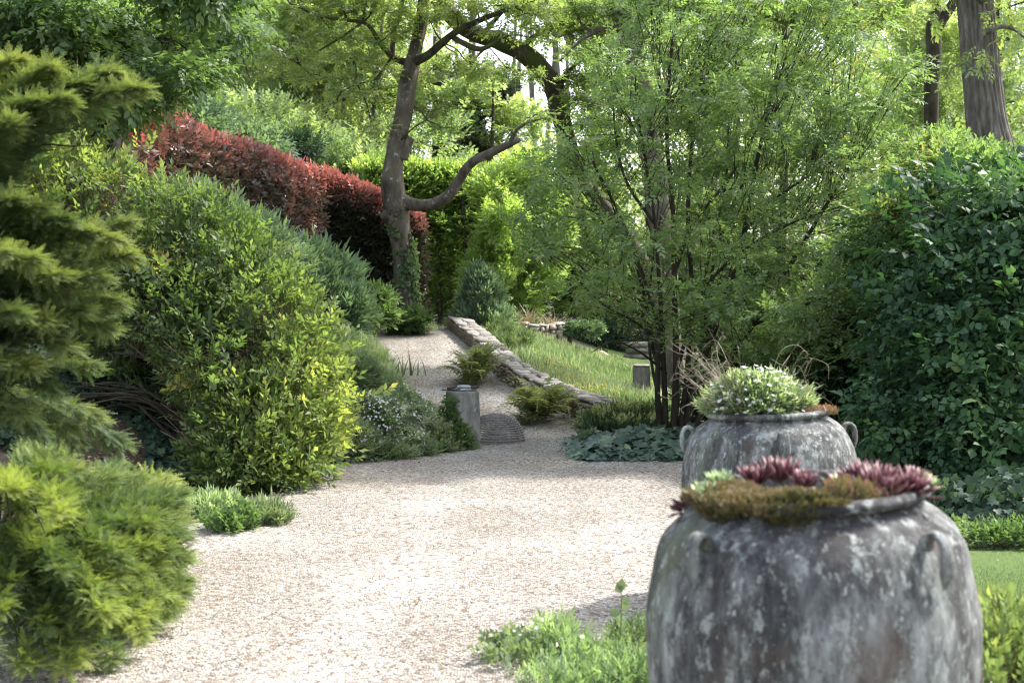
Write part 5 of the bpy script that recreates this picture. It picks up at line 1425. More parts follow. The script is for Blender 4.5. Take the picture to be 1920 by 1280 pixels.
# ================================================================== MULTI-STEM SHRUB AND PLANTS AT ITS FOOT
def multistem():
    r = np.random.default_rng(250)
    d = 14.6
    base = np.array([(1285 - 960) / F * d, d, 0])
    root = thing('multi_stem_shrub', 'large loose multi stemmed shrub with fresh green leaves behind the urns', 'shrub', base)
    stems = [
        ([(1250, 815), (1245, 700), (1238, 560), (1228, 420), (1210, 300), (1190, 180)], 8, -.2),
        ([(1262, 815), (1268, 700), (1265, 560), (1262, 400), (1250, 240), (1262, 60)], 11, 0),
        ([(1272, 815), (1290, 690), (1298, 560), (1290, 400), (1300, 250), (1330, 60)], 10, .2),
        ([(1280, 815), (1310, 700), (1350, 590), (1390, 460), (1420, 300), (1460, 120)], 12, .1),
        ([(1290, 815), (1340, 720), (1410, 610), (1480, 500), (1540, 400), (1620, 270)], 11, -.1),
        ([(1275, 815), (1290, 720), (1330, 620), (1340, 480), (1400, 330), (1500, 180)], 8, .4),
        ([(1240, 815), (1232, 720), (1235, 620), (1200, 500), (1160, 400), (1110, 300)], 8, -.3),
        ([(1225, 660), (1200, 520), (1165, 450), (1120, 400), (1060, 385)], 5, -.4),
        ([(1240, 640), (1185, 600), (1130, 570), (1080, 520)], 4, -.5),
        ([(1300, 815), (1370, 740), (1440, 690), (1520, 640), (1600, 600)], 7, -.5),
        ([(1268, 700), (1310, 560), (1380, 480), (1480, 420), (1600, 380)], 6, -.4),
        ([(1258, 815), (1225, 700), (1215, 600), (1225, 480), (1240, 330)], 5, .3),
        ([(1350, 590), (1400, 430), (1500, 340), (1640, 260)], 6, .3),
        ([(1262, 520), (1300, 420), (1370, 330), (1440, 200), (1480, 90)], 6, .5),
        ([(1228, 420), (1170, 330), (1150, 200), (1160, 90)], 5, .2),
        ([(1410, 610), (1520, 560), (1620, 500), (1710, 475)], 5, -.6),
        ([(1270, 815), (1320, 640), (1325, 500), (1360, 350), (1370, 180), (1400, 20)], 7, .8),
        ([(1250, 700), (1200, 660), (1150, 640), (1110, 660)], 3.5, -.6),
    ]
    S_ = []
    for pts, hw, dd in stems:
        m = len(pts); ds = np.linspace(0, dd * 2.2, m)
        P = poly(pts, d, ds)
        if pts[0][1] > 800: P[0][2] = -.03
        part(tube(MB(), P, np.linspace(hw * .68, hw * .22, m) / F * d, 8, 5, .06, 7, int(hw)), 'stem', M['bark_dark'], root, True)
        S_ += list(catmull(P, np.ones(m), 5)[0][6:])
    S_ = np.array(S_)
    # leafy outer shape
    n = 470; C = []; tw = MB()
    for (px, py, dd) in ((1640, 470, -1.6), (1690, 480, -1.7), (1730, 475, -1.8), (1600, 520, -1.6), (1660, 520, -1.7), (1610, 440, -1.5), (1670, 430, -1.6), (1560, 560, -1.5), (1620, 570, -1.6), (1540, 620, -1.6), (1590, 630, -1.7), (1500, 600, -1.5), (1690, 560, -1.7)):
        for q in range(3): C.append([*(W(px, py, d + dd - .5) + r.normal(0, .1, 3) * [1.5, 1, .6]), .26, .22, .07])
    for q in (0,):
        tube(tw, poly([(1410, 600), (1540, 560), (1640, 500), (1730, 478)], d - .5, [0, -.7, -1.3, -1.7]), [.018, .014, .009, .003], 5, 4); tube(tw, poly([(1480, 585), (1560, 600), (1640, 570), (1690, 560)], d - .7, [0, -.7, -1.1, -1.4]), [.012, .01, .006, .002], 5, 4)
    tries = 0
    lim_x = lambda py: (np.interp(py, [-60, 100, 250, 350, 450, 560, 640, 690], [1180, 1130, 1060, 960, 975, 1050, 1120, 1190]), np.interp(py, [-60, 100, 250, 350, 450, 500, 600, 690], [1650, 1700, 1730, 1745, 1730, 1690, 1620, 1530]))
    nn_ = 0
    while len(C) < n and tries < 20000:
        tries += 1
        py = r.uniform(-70, 700); a, b = lim_x(py); px = r.uniform(a, b)
        if 1180 < px < 1400 and py > 600 and r.random() < .75: continue
        if px < 1235 and py > 590 and r.random() < .9: continue
        if 980 < px < 1200 and py > 480 and r.random() < .5: continue
        dd = r.uniform(-1.7, 1.9) * (1 - .35 * abs((px - 1370) / 380))
        c_ = W(px, py, d + dd)
        k = np.argmin(np.linalg.norm(S_ - c_, axis=1)); s = S_[k]
        L = np.linalg.norm(s - c_)
        if L > 1.5: continue
        C.append([*c_, r.uniform(.16, .30), r.uniform(.16, .3), r.uniform(.06, .12)])
        s2 = S_[max(k - 4, 0)] if np.linalg.norm(S_[max(k - 4, 0)] - s) < 1 else s
        nn_ += 1
        bend = r.normal(0, .1 * L + .01, 3); tube(tw, [s2, s2 * .65 + c_ * .35 + bend, s2 * .3 + c_ * .7 + bend * .6 + [0, 0, .06 * L], c_], [.0045, .0035, .0025, .0012], 4, 3, cap=False)
        for j in range(2):
            e = c_ + rdir(1, r)[0] * [.28, .28, .12]; tube(tw, [s2 * .4 + c_ * .6, (c_ + e) / 2, e], [.004, .003, .0012], 3, 2, cap=False)
    part(tw, 'twigs', M['bark_dark'], root, True, kind='stuff')
    P, O = clump_pts(C, 12500, r, .1)
    D = O * [1, 1, .25] * .7 + rdir(len(P), r) * .55 + [0, 0, .05]
    y = np.clip((P[:, 0] - 2.6) / 1.2, 0, 1) * np.clip(1 - np.abs(P[:, 2] - 1.9) / .9, 0, 1)
    R = np.clip(.45 + .18 * noise3(P, 1.3, 57) + r.normal(0, .18, len(P)) + .36 * y * (noise3(P, 1.5, 58) > -.4), 0, 1)
    mb = MB()
    foliage(mb, SP, P, O * [1, 1, .3], r, .135, up=.0, out=.7, rnd=.55, R=R)
    part(mb, 'crown', M['hazel'], root, kind='stuff')
multistem()

def leaf_objects(root, T, P, D, N, Sc, mats_attr, mat, name='leaf', r=None, nvar=6):
    """individual leaves as child objects sharing a few meshes"""
    o0 = np.array(root.location)
    ms = []
    for i in range(nvar):
        me = mesh_from(T['v'], T['f'], name, np.full(len(T['v']), mats_attr[0] + (mats_attr[1] - mats_attr[0]) * i / (nvar - 1))); me.materials.append(mat); ms.append(me)
    D = norm(D); N = norm(N - D * (N * D).sum(-1, keepdims=True)); X = np.cross(D, N)
    for i in range(len(P)):
        o = bpy.data.objects.new(name, ms[int(r.integers(nvar))]); COL.objects.link(o); o.parent = root
        m = Matrix(((X[i][0], D[i][0], N[i][0], 0), (X[i][1], D[i][1], N[i][1], 0), (X[i][2], D[i][2], N[i][2], 0), (0, 0, 0, 1)))
        s = float(Sc[i])
        o.matrix_local = Matrix.Translation(Vector(P[i] - o0)) @ m @ Matrix.Scale(s, 4)

def foot_plants():
    r = np.random.default_rng(260)
    # hellebore-like ground cover in front
    b = np.array([1.15, 13.6, 0])
    root = thing('ground_cover_plant', 'low dark glossy leaved ground cover spreading onto the gravel under the shrub', 'plant', b)
    n = 1500
    x = r.uniform(.60, 2.2, n); y = r.uniform(13.0, 14.5, n)
    edge = np.minimum.reduce([(x - .58) / .3, (y - 12.95) / .25, np.ones(n)])
    z = .03 + .17 * np.clip(edge, 0, 1) * (.8 + .25 * noise3(np.stack([x, y, 0 * x], -1), 3, 71)) 
    ef = (edge < 1).astype(float); lf = ((x - .58) < (y - 12.95)).astype(float)
    out = np.stack([-ef * lf, -ef * (1 - lf), 0 * x], -1)
    P = np.stack([x, y, z * r.uniform(.45, 1.05, n)], -1)
    D = out * .8 + rdir(n, r) * [.8, .8, .2] + [0, -.2, -.15]; N = rdir(n, r) * .35 + [0, -.25, 1] + out * .5
    s = r.uniform(.09, .15, n)
    k = np.argsort(-(P[:, 2] / .2) + (P[:, 1] - 13) * .5)[:300]; m = np.zeros(n, bool); m[k] = True
    leaf_objects(root, lobed(), P[m], D[m], N[m], s[m], (.25, .85), M['hellebore'], 'leaf', r)
    mb = MB(); place(mb, lobed(), P[~m], D[~m], N[~m], s[~m], np.clip(r.normal(.5, .2, (~m).sum()), 0, 1)); part(mb, 'lower_leaves', M['hellebore'], root, kind='stuff')
    st = MB(); q = r.choice(n, 500); sticks(st, np.stack([P[q, 0] + r.normal(0, .04, 500), P[q, 1] + .04, 0 * q - .01], -1), P[q], .003, .002); part(st, 'stalks', M['hellebore'], root, kind='stuff')
    # glossy upright shrub behind it
    C = [[*W(1140, 800, 15), .2, .22, .13], [*W(1180, 795, 15), .22, .22, .15], [*W(1215, 795, 15.1), .18, .22, .15], [*W(1160, 812, 14.8), .3, .2, .1], [*W(1200, 815, 14.8), .3, .2, .1]]
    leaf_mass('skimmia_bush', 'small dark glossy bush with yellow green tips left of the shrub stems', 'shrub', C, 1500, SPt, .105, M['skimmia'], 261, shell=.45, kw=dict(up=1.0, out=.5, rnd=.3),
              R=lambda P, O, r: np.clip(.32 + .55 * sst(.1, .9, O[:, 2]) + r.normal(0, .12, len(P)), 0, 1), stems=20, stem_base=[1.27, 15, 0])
    C = [[*W(1105, 800, 15.2), .1, .1, .07], [*W(1100, 835, 14.3), .08, .1, .07]]
    leaf_mass('weed_tuft', 'bright green weed at the left tip of the ground cover', 'weed', C, 160, SPw, .1, M['weed'], 262, shell=.2)
    C = [[2.6, 15.6, .4, .7, .5, .45], [3.6, 15.2, .6, .7, .5, .6], [3.2, 14.6, .35, .8, .4, .35]]
    leaf_mass('shade_shrub', 'dark shrubby growth in the shade behind the far urn', 'shrub', C, 5200, SP, .17, M['creeper'], 263, shell=.4)
    C = [[*W(1345, 720, 15.8), .25, .2, .25], [*W(1380, 690, 16), .25, .2, .2]]
    leaf_mass('silver_shrub', 'pale silvery leaved plant showing between the shrub stems', 'plant', C, 600, SPn, .16, M['bluegreen'], 264, shell=.2)
foot_plants()

# ================================================================== RIGHT CREEPER MASS
def creeper():
    r = np.random.default_rng(270)
    d = 11.6
    C = []
    def sp(px, py, dd, rx, rz, ry=.7):
        dd = dd + (1.5 if px < 1745 else 0); c_ = W(px, py, d + dd); C.append([*c_, rx, ry, rz])
    for (px, py, dd, rx, rz) in ((1790, 465, 1.0, .6, .42), (1885, 445, .6, .6, .45), (1730, 530, .8, .5, .42), (1830, 500, .2, .7, .6), (1930, 520, 0, .6, .7), (1700, 580, .5, .5, .5), (1790, 620, -.1, .6, .6), (1890, 640, -.4, .6, .6),
                               (1650, 650, .7, .45, .45), (1720, 700, .1, .5, .5), (1820, 740, -.5, .6, .5), (1920, 760, -.8, .6, .6), (1640, 740, .6, .4, .4), (1780, 820, -.5, .5, .45), (1880, 850, -1.0, .6, .4), (1700, 790, .3, .4, .4),
                               (1990, 450, .4, .6, .55), (2000, 640, 0, .7, .9), (2000, 850, -.6, .7, .8), (2110, 560, 1, .9, .9), (2100, 800, .2, .9, .9), (1740, 860, .2, .5, .35), (1830, 900, -.9, .45, .25), (1690, 540, 1.2, .5, .6), (1650, 700, 1.5, .6, .6)):
        sp(px, py, dd, rx, rz)
    base = np.array([3.7, 11.6, 0])
    root = thing('creeper_thicket', 'tall dark green leafy creeper thicket filling the right side behind the urns', 'creeper', base)
    P, O = clump_pts(C, 21000, r, .70)
    ok = P[:, 2] > .12; P, O = P[ok], O[ok]
    N_ = len(P)
    R = np.clip(.38 + .2 * noise3(P, 1.5, 73) + r.normal(0, .15, N_) + .22 * sst(1.9, 2.9, P[:, 2]), 0, 1)
    mb = MB()
    foliage(mb, [sprig(leaf6(.34, .06, .15), 5, 1, .55, 60, 80 + s, up=-.1) for s in range(4)], P + O * (.16 * noise3(P, 1.7, 44) + .07 * noise3(P, 5, 45))[:, None], O, r, .125, up=-.25, out=.8, rnd=.6, nup=.6, nout=.6, R=R, sv=.45)
    part(mb, 'foliage', M['creeper'], root, kind='stuff')
    sh = MB(); q = r.choice(np.where(O[:, 2] > -.3)[0], 260, replace=False)
    for i in q:
        a = P[i]; D0 = O[i] * .7 + [0, 0, .5] + r.normal(0, .3, 3); L = r.uniform(.15, .38); b = a + D0 / np.linalg.norm(D0) * L + [0, 0, -.05 * r.random()]
        tube(sh, [a, (a + b) / 2 + [0, 0, .03], b], [.003, .0022, .001], 3, 2, cap=False)
        m = 7; t = np.linspace(.25, 1, m)[:, None]; place(sh, leaf6(.3, .05, .12), a + (b - a) * t, rdir(m, r) * .8 + (b - a) / L * .5, rdir(m, r) * .5 + [0, 0, 1], np.linspace(.06, .03, m), np.clip(r.normal(.8, .12, m), 0, 1))
    part(sh, 'young_shoots', M['creeper'], root, kind='stuff')
    # single leaves nearest the viewer
    vis = (O[:, 1] < -.2) & (P[:, 0] / P[:, 1] < .37)
    q = r.choice(np.where(vis)[0], 300, replace=False)
    Pq = P[q] + O[q] * .08
    leaf_objects(root, leaf6(.36, .06, .15), Pq, O[q] * .5 + rdir(300, r) * .6 + [0, 0, -.5], O[q] + rdir(300, r) * .35 + [0, 0, .4], r.uniform(.05, .085, 300), (.35, .98), M['creeper'], 'leaf', r)
    st = MB()
    for i in range(130):
        c_ = C[r.integers(len(C))]; e = np.array(c_[:3]) + rdir(1, r)[0] * c_[3:] * .8; s = base + [r.uniform(-.9, 1.6), r.uniform(-.5, .8), -.02]
        tube(st, [s, s * .6 + e * .4 + r.normal(0, .15, 3), e], [.016, .012, .004], 4, 3, cap=False)
    part(st, 'stems', M['bark_dark'], root, True, kind='stuff')
    # feathery pale shrub on top of the thicket, in front of the furrowed trunk
    C = [[*W(1780, 330, 13.2), .5, .4, .28], [*W(1860, 350, 13), .5, .4, .25], [*W(1730, 380, 13.2), .35, .3, .25], [*W(1900, 330, 13.4), .4, .4, .22], [*W(1680, 420, 13.3), .3, .3, .2], [*W(1820, 300, 13.5), .3, .3, .15], [*W(1760, 280, 13.6), .25, .25, .12]]
    leaf_mass('feathery_shrub', 'soft blue green feathery shrub topping the creeper thicket below the furrowed trunk', 'shrub', C, 5600, SP, .13, M['hazel'], 271, shell=.2, kw=dict(up=.1, out=.7, rnd=.7, R=None), gapf=2.5, gap=-.3)
    C = [[*W(1690, 392, 12.3), .16, .12, .035], [*W(1740, 385, 12.3), .2, .12, .03], [*W(1790, 395, 12.3), .15, .1, .03], [*W(1650, 405, 12.3), .15, .1, .04]]
    leaf_mass('honeysuckle_spray', 'straw yellow flowering spray across the top of the dark creeper', 'climber', C, 240, SP, .12, M['gold'], 272, shell=.1, stems=6, stem_base=W(1800, 450, 12.3), stem_r=.004)
    C = [[*W(1880, 940, 9.6), .5, .3, .14], [*W(1830, 930, 9.9), .4, .3, .15], [*W(1940, 930, 9.5), .5, .3, .2], [*W(1900, 975, 9.3), .5, .25, .1], [*W(2000, 960, 9.3), .5, .3, .2]]
    rt = leaf_mass('ivy', 'dark ivy with small white flowers at the foot of the creeper by the lawn', 'ivy', C, 1, SP, .1, M['ivy'], 273)
    P, O = clump_pts(C, 2600, r, .6)
    mb = MB(); place(mb, lobed(), P, rdir(len(P), r) * .6 + [0, -.2, -.6], O + rdir(len(P), r) * .4 + [0, -.4, .3], r.uniform(.04, .075, len(P)), np.clip(r.normal(.4, .2, len(P)), 0, 1)); part(mb, 'leaves', M['ivy'], rt, kind='stuff')
    C = [[*W(1890, 1030, 8.75), .5, .16, .07], [*W(1830, 1030, 8.8), .4, .15, .06], [*W(1960, 1030, 8.7), .5, .16, .08]]
    rt = leaf_mass('violet_edging', 'narrow border of small leaves dotted with white flowers along the lawn', 'flowering plant', C, 1500, SP, .08, M['lime'], 274, shell=.3)
    P, O = clump_pts(C, 60, r, .95); P[:, 1] -= .02
    mb = MB(); place(mb, flower5(), P, rdir(len(P), r), O * .3 + [0, -.8, .5], r.uniform(.016, .03, len(P)), r.random(len(P))); part(mb, 'flowers', M['white'], rt, kind='stuff')
creeper()

# ================================================================== LEFT BRIGHT BUSH
def privet():
    r = np.random.default_rng(280)
    C = []
    def sp(px, py, d, rx, rz, ry=.45): C.append([*W(px, py, d), rx / F * d, ry, rz / F * d])
    for (px, py, d, rx, rz) in ((140, 330, 12.4, 90, 60), (60, 370, 12.2, 90, 90), (230, 380, 12.2, 90, 70), (320, 440, 12.0, 90, 75), (400, 500, 11.9, 85, 80), (460, 570, 11.8, 85, 85), (520, 650, 11.7, 85, 90), (560, 740, 11.6, 80, 85),
                                (545, 830, 11.4, 75, 70), (500, 880, 11.2, 70, 45), (440, 790, 11.3, 80, 70), (400, 690, 11.4, 90, 70), (320, 600, 11.6, 90, 70), (250, 520, 11.8, 90, 80), (150, 460, 12.0, 90, 80), (440, 880, 11.1, 60, 45),
                                (430, 840, 11.3, 60, 50), (490, 830, 11.3, 60, 50), (60, 500, 12.2, 90, 80), (340, 540, 12.6, 90, 80), (470, 700, 12.3, 90, 90), (250, 640, 12.2, 80, 45), (120, 290, 12.8, 60, 45)):
        sp(px, py, d, rx, rz)
    base = np.array([(450 - 960) / F * 11.6, 11.6, 0])
    root = thing('golden_privet_bush', 'large rounded bush with yellow green leaf tips arching beside the gravel', 'bush', base)
    P, O = clump_pts(C, 17500, r, .72, 1.9, -.22, 5)
    P = P + O * (.10 * noise3(P, 2.6, 99) + r.exponential(.05, len(P)))[:, None]
    brown = noise3(P * [1, .6, 1], 2.1, 17) - 1.3 * sst(.9, .2, np.linalg.norm((P - np.array([-3.0, 11.8, 1.05])) / [.7, 3, .55], axis=1)); kp = (brown > -.85) | (r.random(len(P)) < .3); P, O = P[kp], O[kp]
    ok = P[:, 2] > gh(P[:, 0], P[:, 1]) + .03; P, O = P[ok], O[ok]
    # new growth outside; lit upper right painted brighter, inside and low down greener
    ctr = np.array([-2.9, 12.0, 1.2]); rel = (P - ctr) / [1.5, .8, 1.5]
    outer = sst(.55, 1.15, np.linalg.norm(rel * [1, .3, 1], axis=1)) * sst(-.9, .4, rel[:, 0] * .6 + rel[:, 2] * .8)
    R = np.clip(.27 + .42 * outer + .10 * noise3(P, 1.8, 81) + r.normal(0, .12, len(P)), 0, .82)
    yel = (noise3(P, 5.5, 83) > 1.35) & (r.random(len(P)) < .6); R = np.where(yel, 1, R)
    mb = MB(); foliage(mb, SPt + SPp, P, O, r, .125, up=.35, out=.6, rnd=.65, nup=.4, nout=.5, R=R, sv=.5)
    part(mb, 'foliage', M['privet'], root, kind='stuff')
    # bare twigs filling the inside
    tw = MB()
    Q, _ = clump_pts(C, 4200, r, .6); e = Q + (ctr - Q) * .22 + r.normal(0, .12, Q.shape); sticks(tw, e, Q, .0045, .002)
    part(tw, 'twigs', M['twig'], root, kind='stuff')
    # brown twigs showing through and sticking out of the leaves
    tw = MB(); Q, Oq = clump_pts(C, 5200, r, .95); kq = noise3(Q * [1, .6, 1], 2.1, 17) - 1.3 * sst(.9, .2, np.linalg.norm((Q - np.array([-3.0, 11.8, 1.05])) / [.7, 3, .55], axis=1)) < -.1; kq |= r.random(len(Q)) < .12; Q, Oq = Q[kq], Oq[kq]
    sticks(tw, Q - Oq * .12 + r.normal(0, .07, Q.shape), Q + Oq * r.uniform(0, .12, (len(Q), 1)) + r.normal(0, .07, Q.shape) + [0, 0, .04], .003, .0014)
    part(tw, 'outer_twigs', M['twig'], root, kind='stuff')
    # long bare stems arching low to the left, and fanning upwards
    low = [[(450, 905), (400, 835), (330, 775), (250, 742), (150, 738)], [(455, 905), (410, 815), (330, 755), (240, 725), (140, 722)], [(445, 905), (390, 850), (320, 800), (250, 765), (180, 745)], [(460, 900), (430, 800), (370, 720), (290, 670), (200, 660)],
           [(440, 900), (400, 820), (340, 765), (270, 738), (120, 752)], [(470, 900), (460, 800), (430, 690), (380, 600), (300, 520)], [(480, 900), (490, 790), (480, 690), (450, 600), (400, 500)], [(450, 900), (420, 780), (340, 680), (250, 600), (180, 520)],
           [(490, 900), (520, 810), (530, 720), (520, 640)], [(455, 905), (415, 830), (360, 780), (300, 750), (230, 700)], [(448, 905), (405, 842), (345, 790), (280, 756), (215, 748)], [(452, 905), (400, 822), (330, 768), (260, 748), (190, 728)]]
    for i in range(14):
        s = low[i % 5]; low.append([(x + r.normal(0, 9), y + r.normal(0, 9)) for x, y in s])
    for i, s in enumerate(low):
        dd = np.linspace(0, r.normal(.1, .35), len(s)); Pp = poly(s, 11.55, dd); Pp[0] = base + [r.normal(0, .12), r.normal(0, .1), -.03]
        hw = r.uniform(2.5, 5.5)
        part(tube(MB(), Pp, np.linspace(hw, hw * .4, len(s)) / F * 11.5, 6, 5, .05, 9), 'stem', M['bark_dark'], root, True)
privet()

def under_bush():
    # dark ivy covered slope behind the arching stems
    C = [[*W(300, 840, 12.6), .45, .3, .3], [*W(240, 800, 12.8), .5, .3, .35], [*W(360, 870, 12.3), .4, .3, .18], [*W(400, 860, 12.6), .4, .3, .3], [*W(290, 890, 12.2), .4, .25, .12]]
    root = leaf_mass('ivy_mound', 'dark ivy and white flowered mound in the shadow under the arching bush', 'ivy', C, 4200, SP, .12, M['ivy'], 290, shell=.5)
    r = np.random.default_rng(291)
    P, O = clump_pts(C, 300, r, .98); mb = MB(); place(mb, flower5(), P, rdir(len(P), r), O + [0, -.5, .4], r.uniform(.012, .022, len(P)), r.random(len(P))); part(mb, 'flowers', M['white'], root, kind='stuff')
    grid_rows(np.arange(9.9, 11.9, .1), lambda y: -3.6, lambda y: float(np.interp(y, [9.9, 10.3, 10.8, 11.3, 11.9], [-2.35, -2.15, -1.75, -1.6, -1.62])), 24, gh, 'leaf_litter', M['litter'], .06, dz=.02)
    n = 1400; y = r.uniform(10.0, 11.6, n); x = r.uniform(-3.3, -1.7, n); P = np.stack([x, y, gh(x, y) + .03], -1)
    mb = MB(); place(mb, L2w, P, rdir(n, r) * [1, 1, .2], rdir(n, r) * .5 + [0, 0, 1], r.uniform(.02, .05, n), r.random(n)); tag(mb.build('dead_leaves', M['dry']), kind='stuff')
    n = 9000; y = r.uniform(10.9, 13.2, n); x = r.uniform(-4.6, -1.9, n)
    ok = (y > 10.9 + .5 * (x + 2.2) * (x > -2.2) + .9 * (x > -2.3)) & (noise3(np.stack([x, y, 0 * x], -1), 2.2, 66) > -.6); x, y = x[ok], y[ok]; n = len(x)
    P = np.stack([x, y, gh(x, y) + .03 + r.uniform(0, .14, n) * (.6 + .4 * noise3(np.stack([x, y, 0 * x], -1), 3, 67))], -1)
    iv = thing('ivy_carpet', 'carpet of dark ivy leaves on the shaded slope beneath the arching bush', 'ivy', [-3.2, 12, float(gh(-3.2, 12))])
    mb = MB(); place(mb, lobed(), P, rdir(n, r) * [1, 1, .4] + [0, -.4, -.1], rdir(n, r) * .5 + [.2, -.35, .8], r.uniform(.04, .08, n), np.clip(r.normal(.5, .25, n), 0, 1)); part(mb, 'leaves', M['ivy'], iv, kind='stuff')
    # weeds in the gravel in front of the juniper
    for (px, py, d, a, h, n, lb, T, mt, sz) in ((395, 975, 9.75, 50, 22, 500, 'pale feathery weeds nearest the juniper on the gravel', SPn, 'bankgrass', .1), (440, 1000, 9.2, 45, 26, 460, 'dark green leafy weed clump in the middle of the gravel patch', SPw, 'lime', .09),
                                             (490, 985, 9.5, 38, 18, 380, 'light feathery weeds at the right of the gravel patch', SPn, 'weed', .1), (525, 995, 9.45, 16, 12, 120, 'small grassy tuft at the right end of the gravel weeds', SPn, 'weed', .08)):
        C = [[*W(px, py, d), a / F * d, a / F * d * 1.3, h / F * d]]
        leaf_mass('weed_clump', lb, 'weed', C, n, T, sz, M[mt], 292 + px, shell=.1, kw=dict(up=.8, out=.4), group='weeds growing in the gravel')
under_bush()

# ================================================================== JUNIPERS (left foreground)
def spray_template(seed, n=8):
    r = np.random.default_rng(seed); V, Fc, A = [], [], []
    V += [[-.012, 0, 0], [.012, 0, 0], [0, 1, -.05]]; Fc.append([0, 1, 2]); A += [0, 0, .2]
    for i in range(n):
        t = .08 + .92 * i / (n - 1); L = .42 * (1 - t * .72) * r.uniform(.8, 1.15)
        for s in (-1, 1):
            a = rad(38) * r.uniform(.8, 1.2) * s; z = r.uniform(-.1, .16)
            k = len(V); p = np.array([0, t * .97, -.05 * t]); dv = np.array([math.sin(a) * L, math.cos(a) * L, z * L]); w = .03
            V += [p + [0, -w * 1.6, 0], p + dv, p + dv * .25 + [0, w * 1.6, 0]]
            Fc.append([k, k + 1, k + 2]); A += [0, .3, .1]
    return dict(v=np.array(V, float), f=[np.array(Fc)], r=np.array(A) - .12 + 0)
SY = [spray_template(i) for i in range(4)]

def juniper(name, label, center, tips, spread, n, size, mat, seed, droop=.3, bias=0.0, inner=.35):
    """boughs run from the centre to the given tip points, each clothed with flat sprays"""
    r = np.random.default_rng(seed)
    root = thing(name, label, 'conifer', [center[0], center[1], 0])
    mb, st = MB(), MB()
    T = np.asarray(tips, float)
    lens = np.linalg.norm(T - center, axis=1)
    per = (n * lens / lens.sum()).astype(int)
    for j, tp in enumerate(T):
        c0 = np.array(center) + [0, 0, max(.05, (tp[2] - center[2]) * .35)]
        mid = c0 * .45 + tp * .55 + [0, 0, r.uniform(.10, .26) * lens[j]]
        t = 1 - (1 - inner) * r.random(per[j]) ** 1.3
        B = lambda t: c0 * ((1 - t) ** 2)[:, None] + 2 * mid * ((1 - t) * t)[:, None] + tp * (t ** 2)[:, None]
        X = B(t); Tn = norm(B(np.minimum(t + .02, 1.02)) - B(t - .02))
        wdt = spread * (np.sin(np.clip(t, 0, 1) * math.pi * .86 + .25) ** .8)
        off = rdir(per[j], r); off[:, 2] = np.abs(off[:, 2]) * .55 - .15
        side = off * wdt[:, None]
        P = X + side * r.random(per[j])[:, None] ** .5
        D = Tn * .6 + off * .7 + rdir(per[j], r) * .42 + [0, 0, .12 - droop * .6]
        N = off * .5 + [0, 0, .9] + rdir(per[j], r) * .35
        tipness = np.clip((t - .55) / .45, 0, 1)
        R = np.clip(.22 + bias + r.normal(0, .10) + .42 * tipness + .5 * np.clip(side[:, 2] / spread * 2, -.6, 1) + .12 * noise3(P, 2.3, 91) + r.normal(0, .09, per[j]), 0, 1)  # yellower tips; lit bough tops and shaded hollows painted into the colour
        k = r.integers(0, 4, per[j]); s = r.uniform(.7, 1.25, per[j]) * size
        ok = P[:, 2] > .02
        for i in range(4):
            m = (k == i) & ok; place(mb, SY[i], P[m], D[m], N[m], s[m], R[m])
        tube(st, [c0, mid * .75 + c0 * .25 - [0, 0, .04], tp * .8 + c0 * .2 - [0, 0, .05]], [.012, .007, .002], 5, 4)
    part(mb, 'foliage', mat, root, kind='stuff')
    part(st, 'boughs', M['bark_dark'], root, True, kind='stuff')
    tr = MB(); c_ = np.array(center); tube(tr, [[c_[0], c_[1], -.05], c_ * [1, 1, .5], c_ + [0, 0, .2]], [.09, .07, .04], 8, 4, .1, 9); part(tr, 'trunk', M['bark_dark'], root, True)
    return root

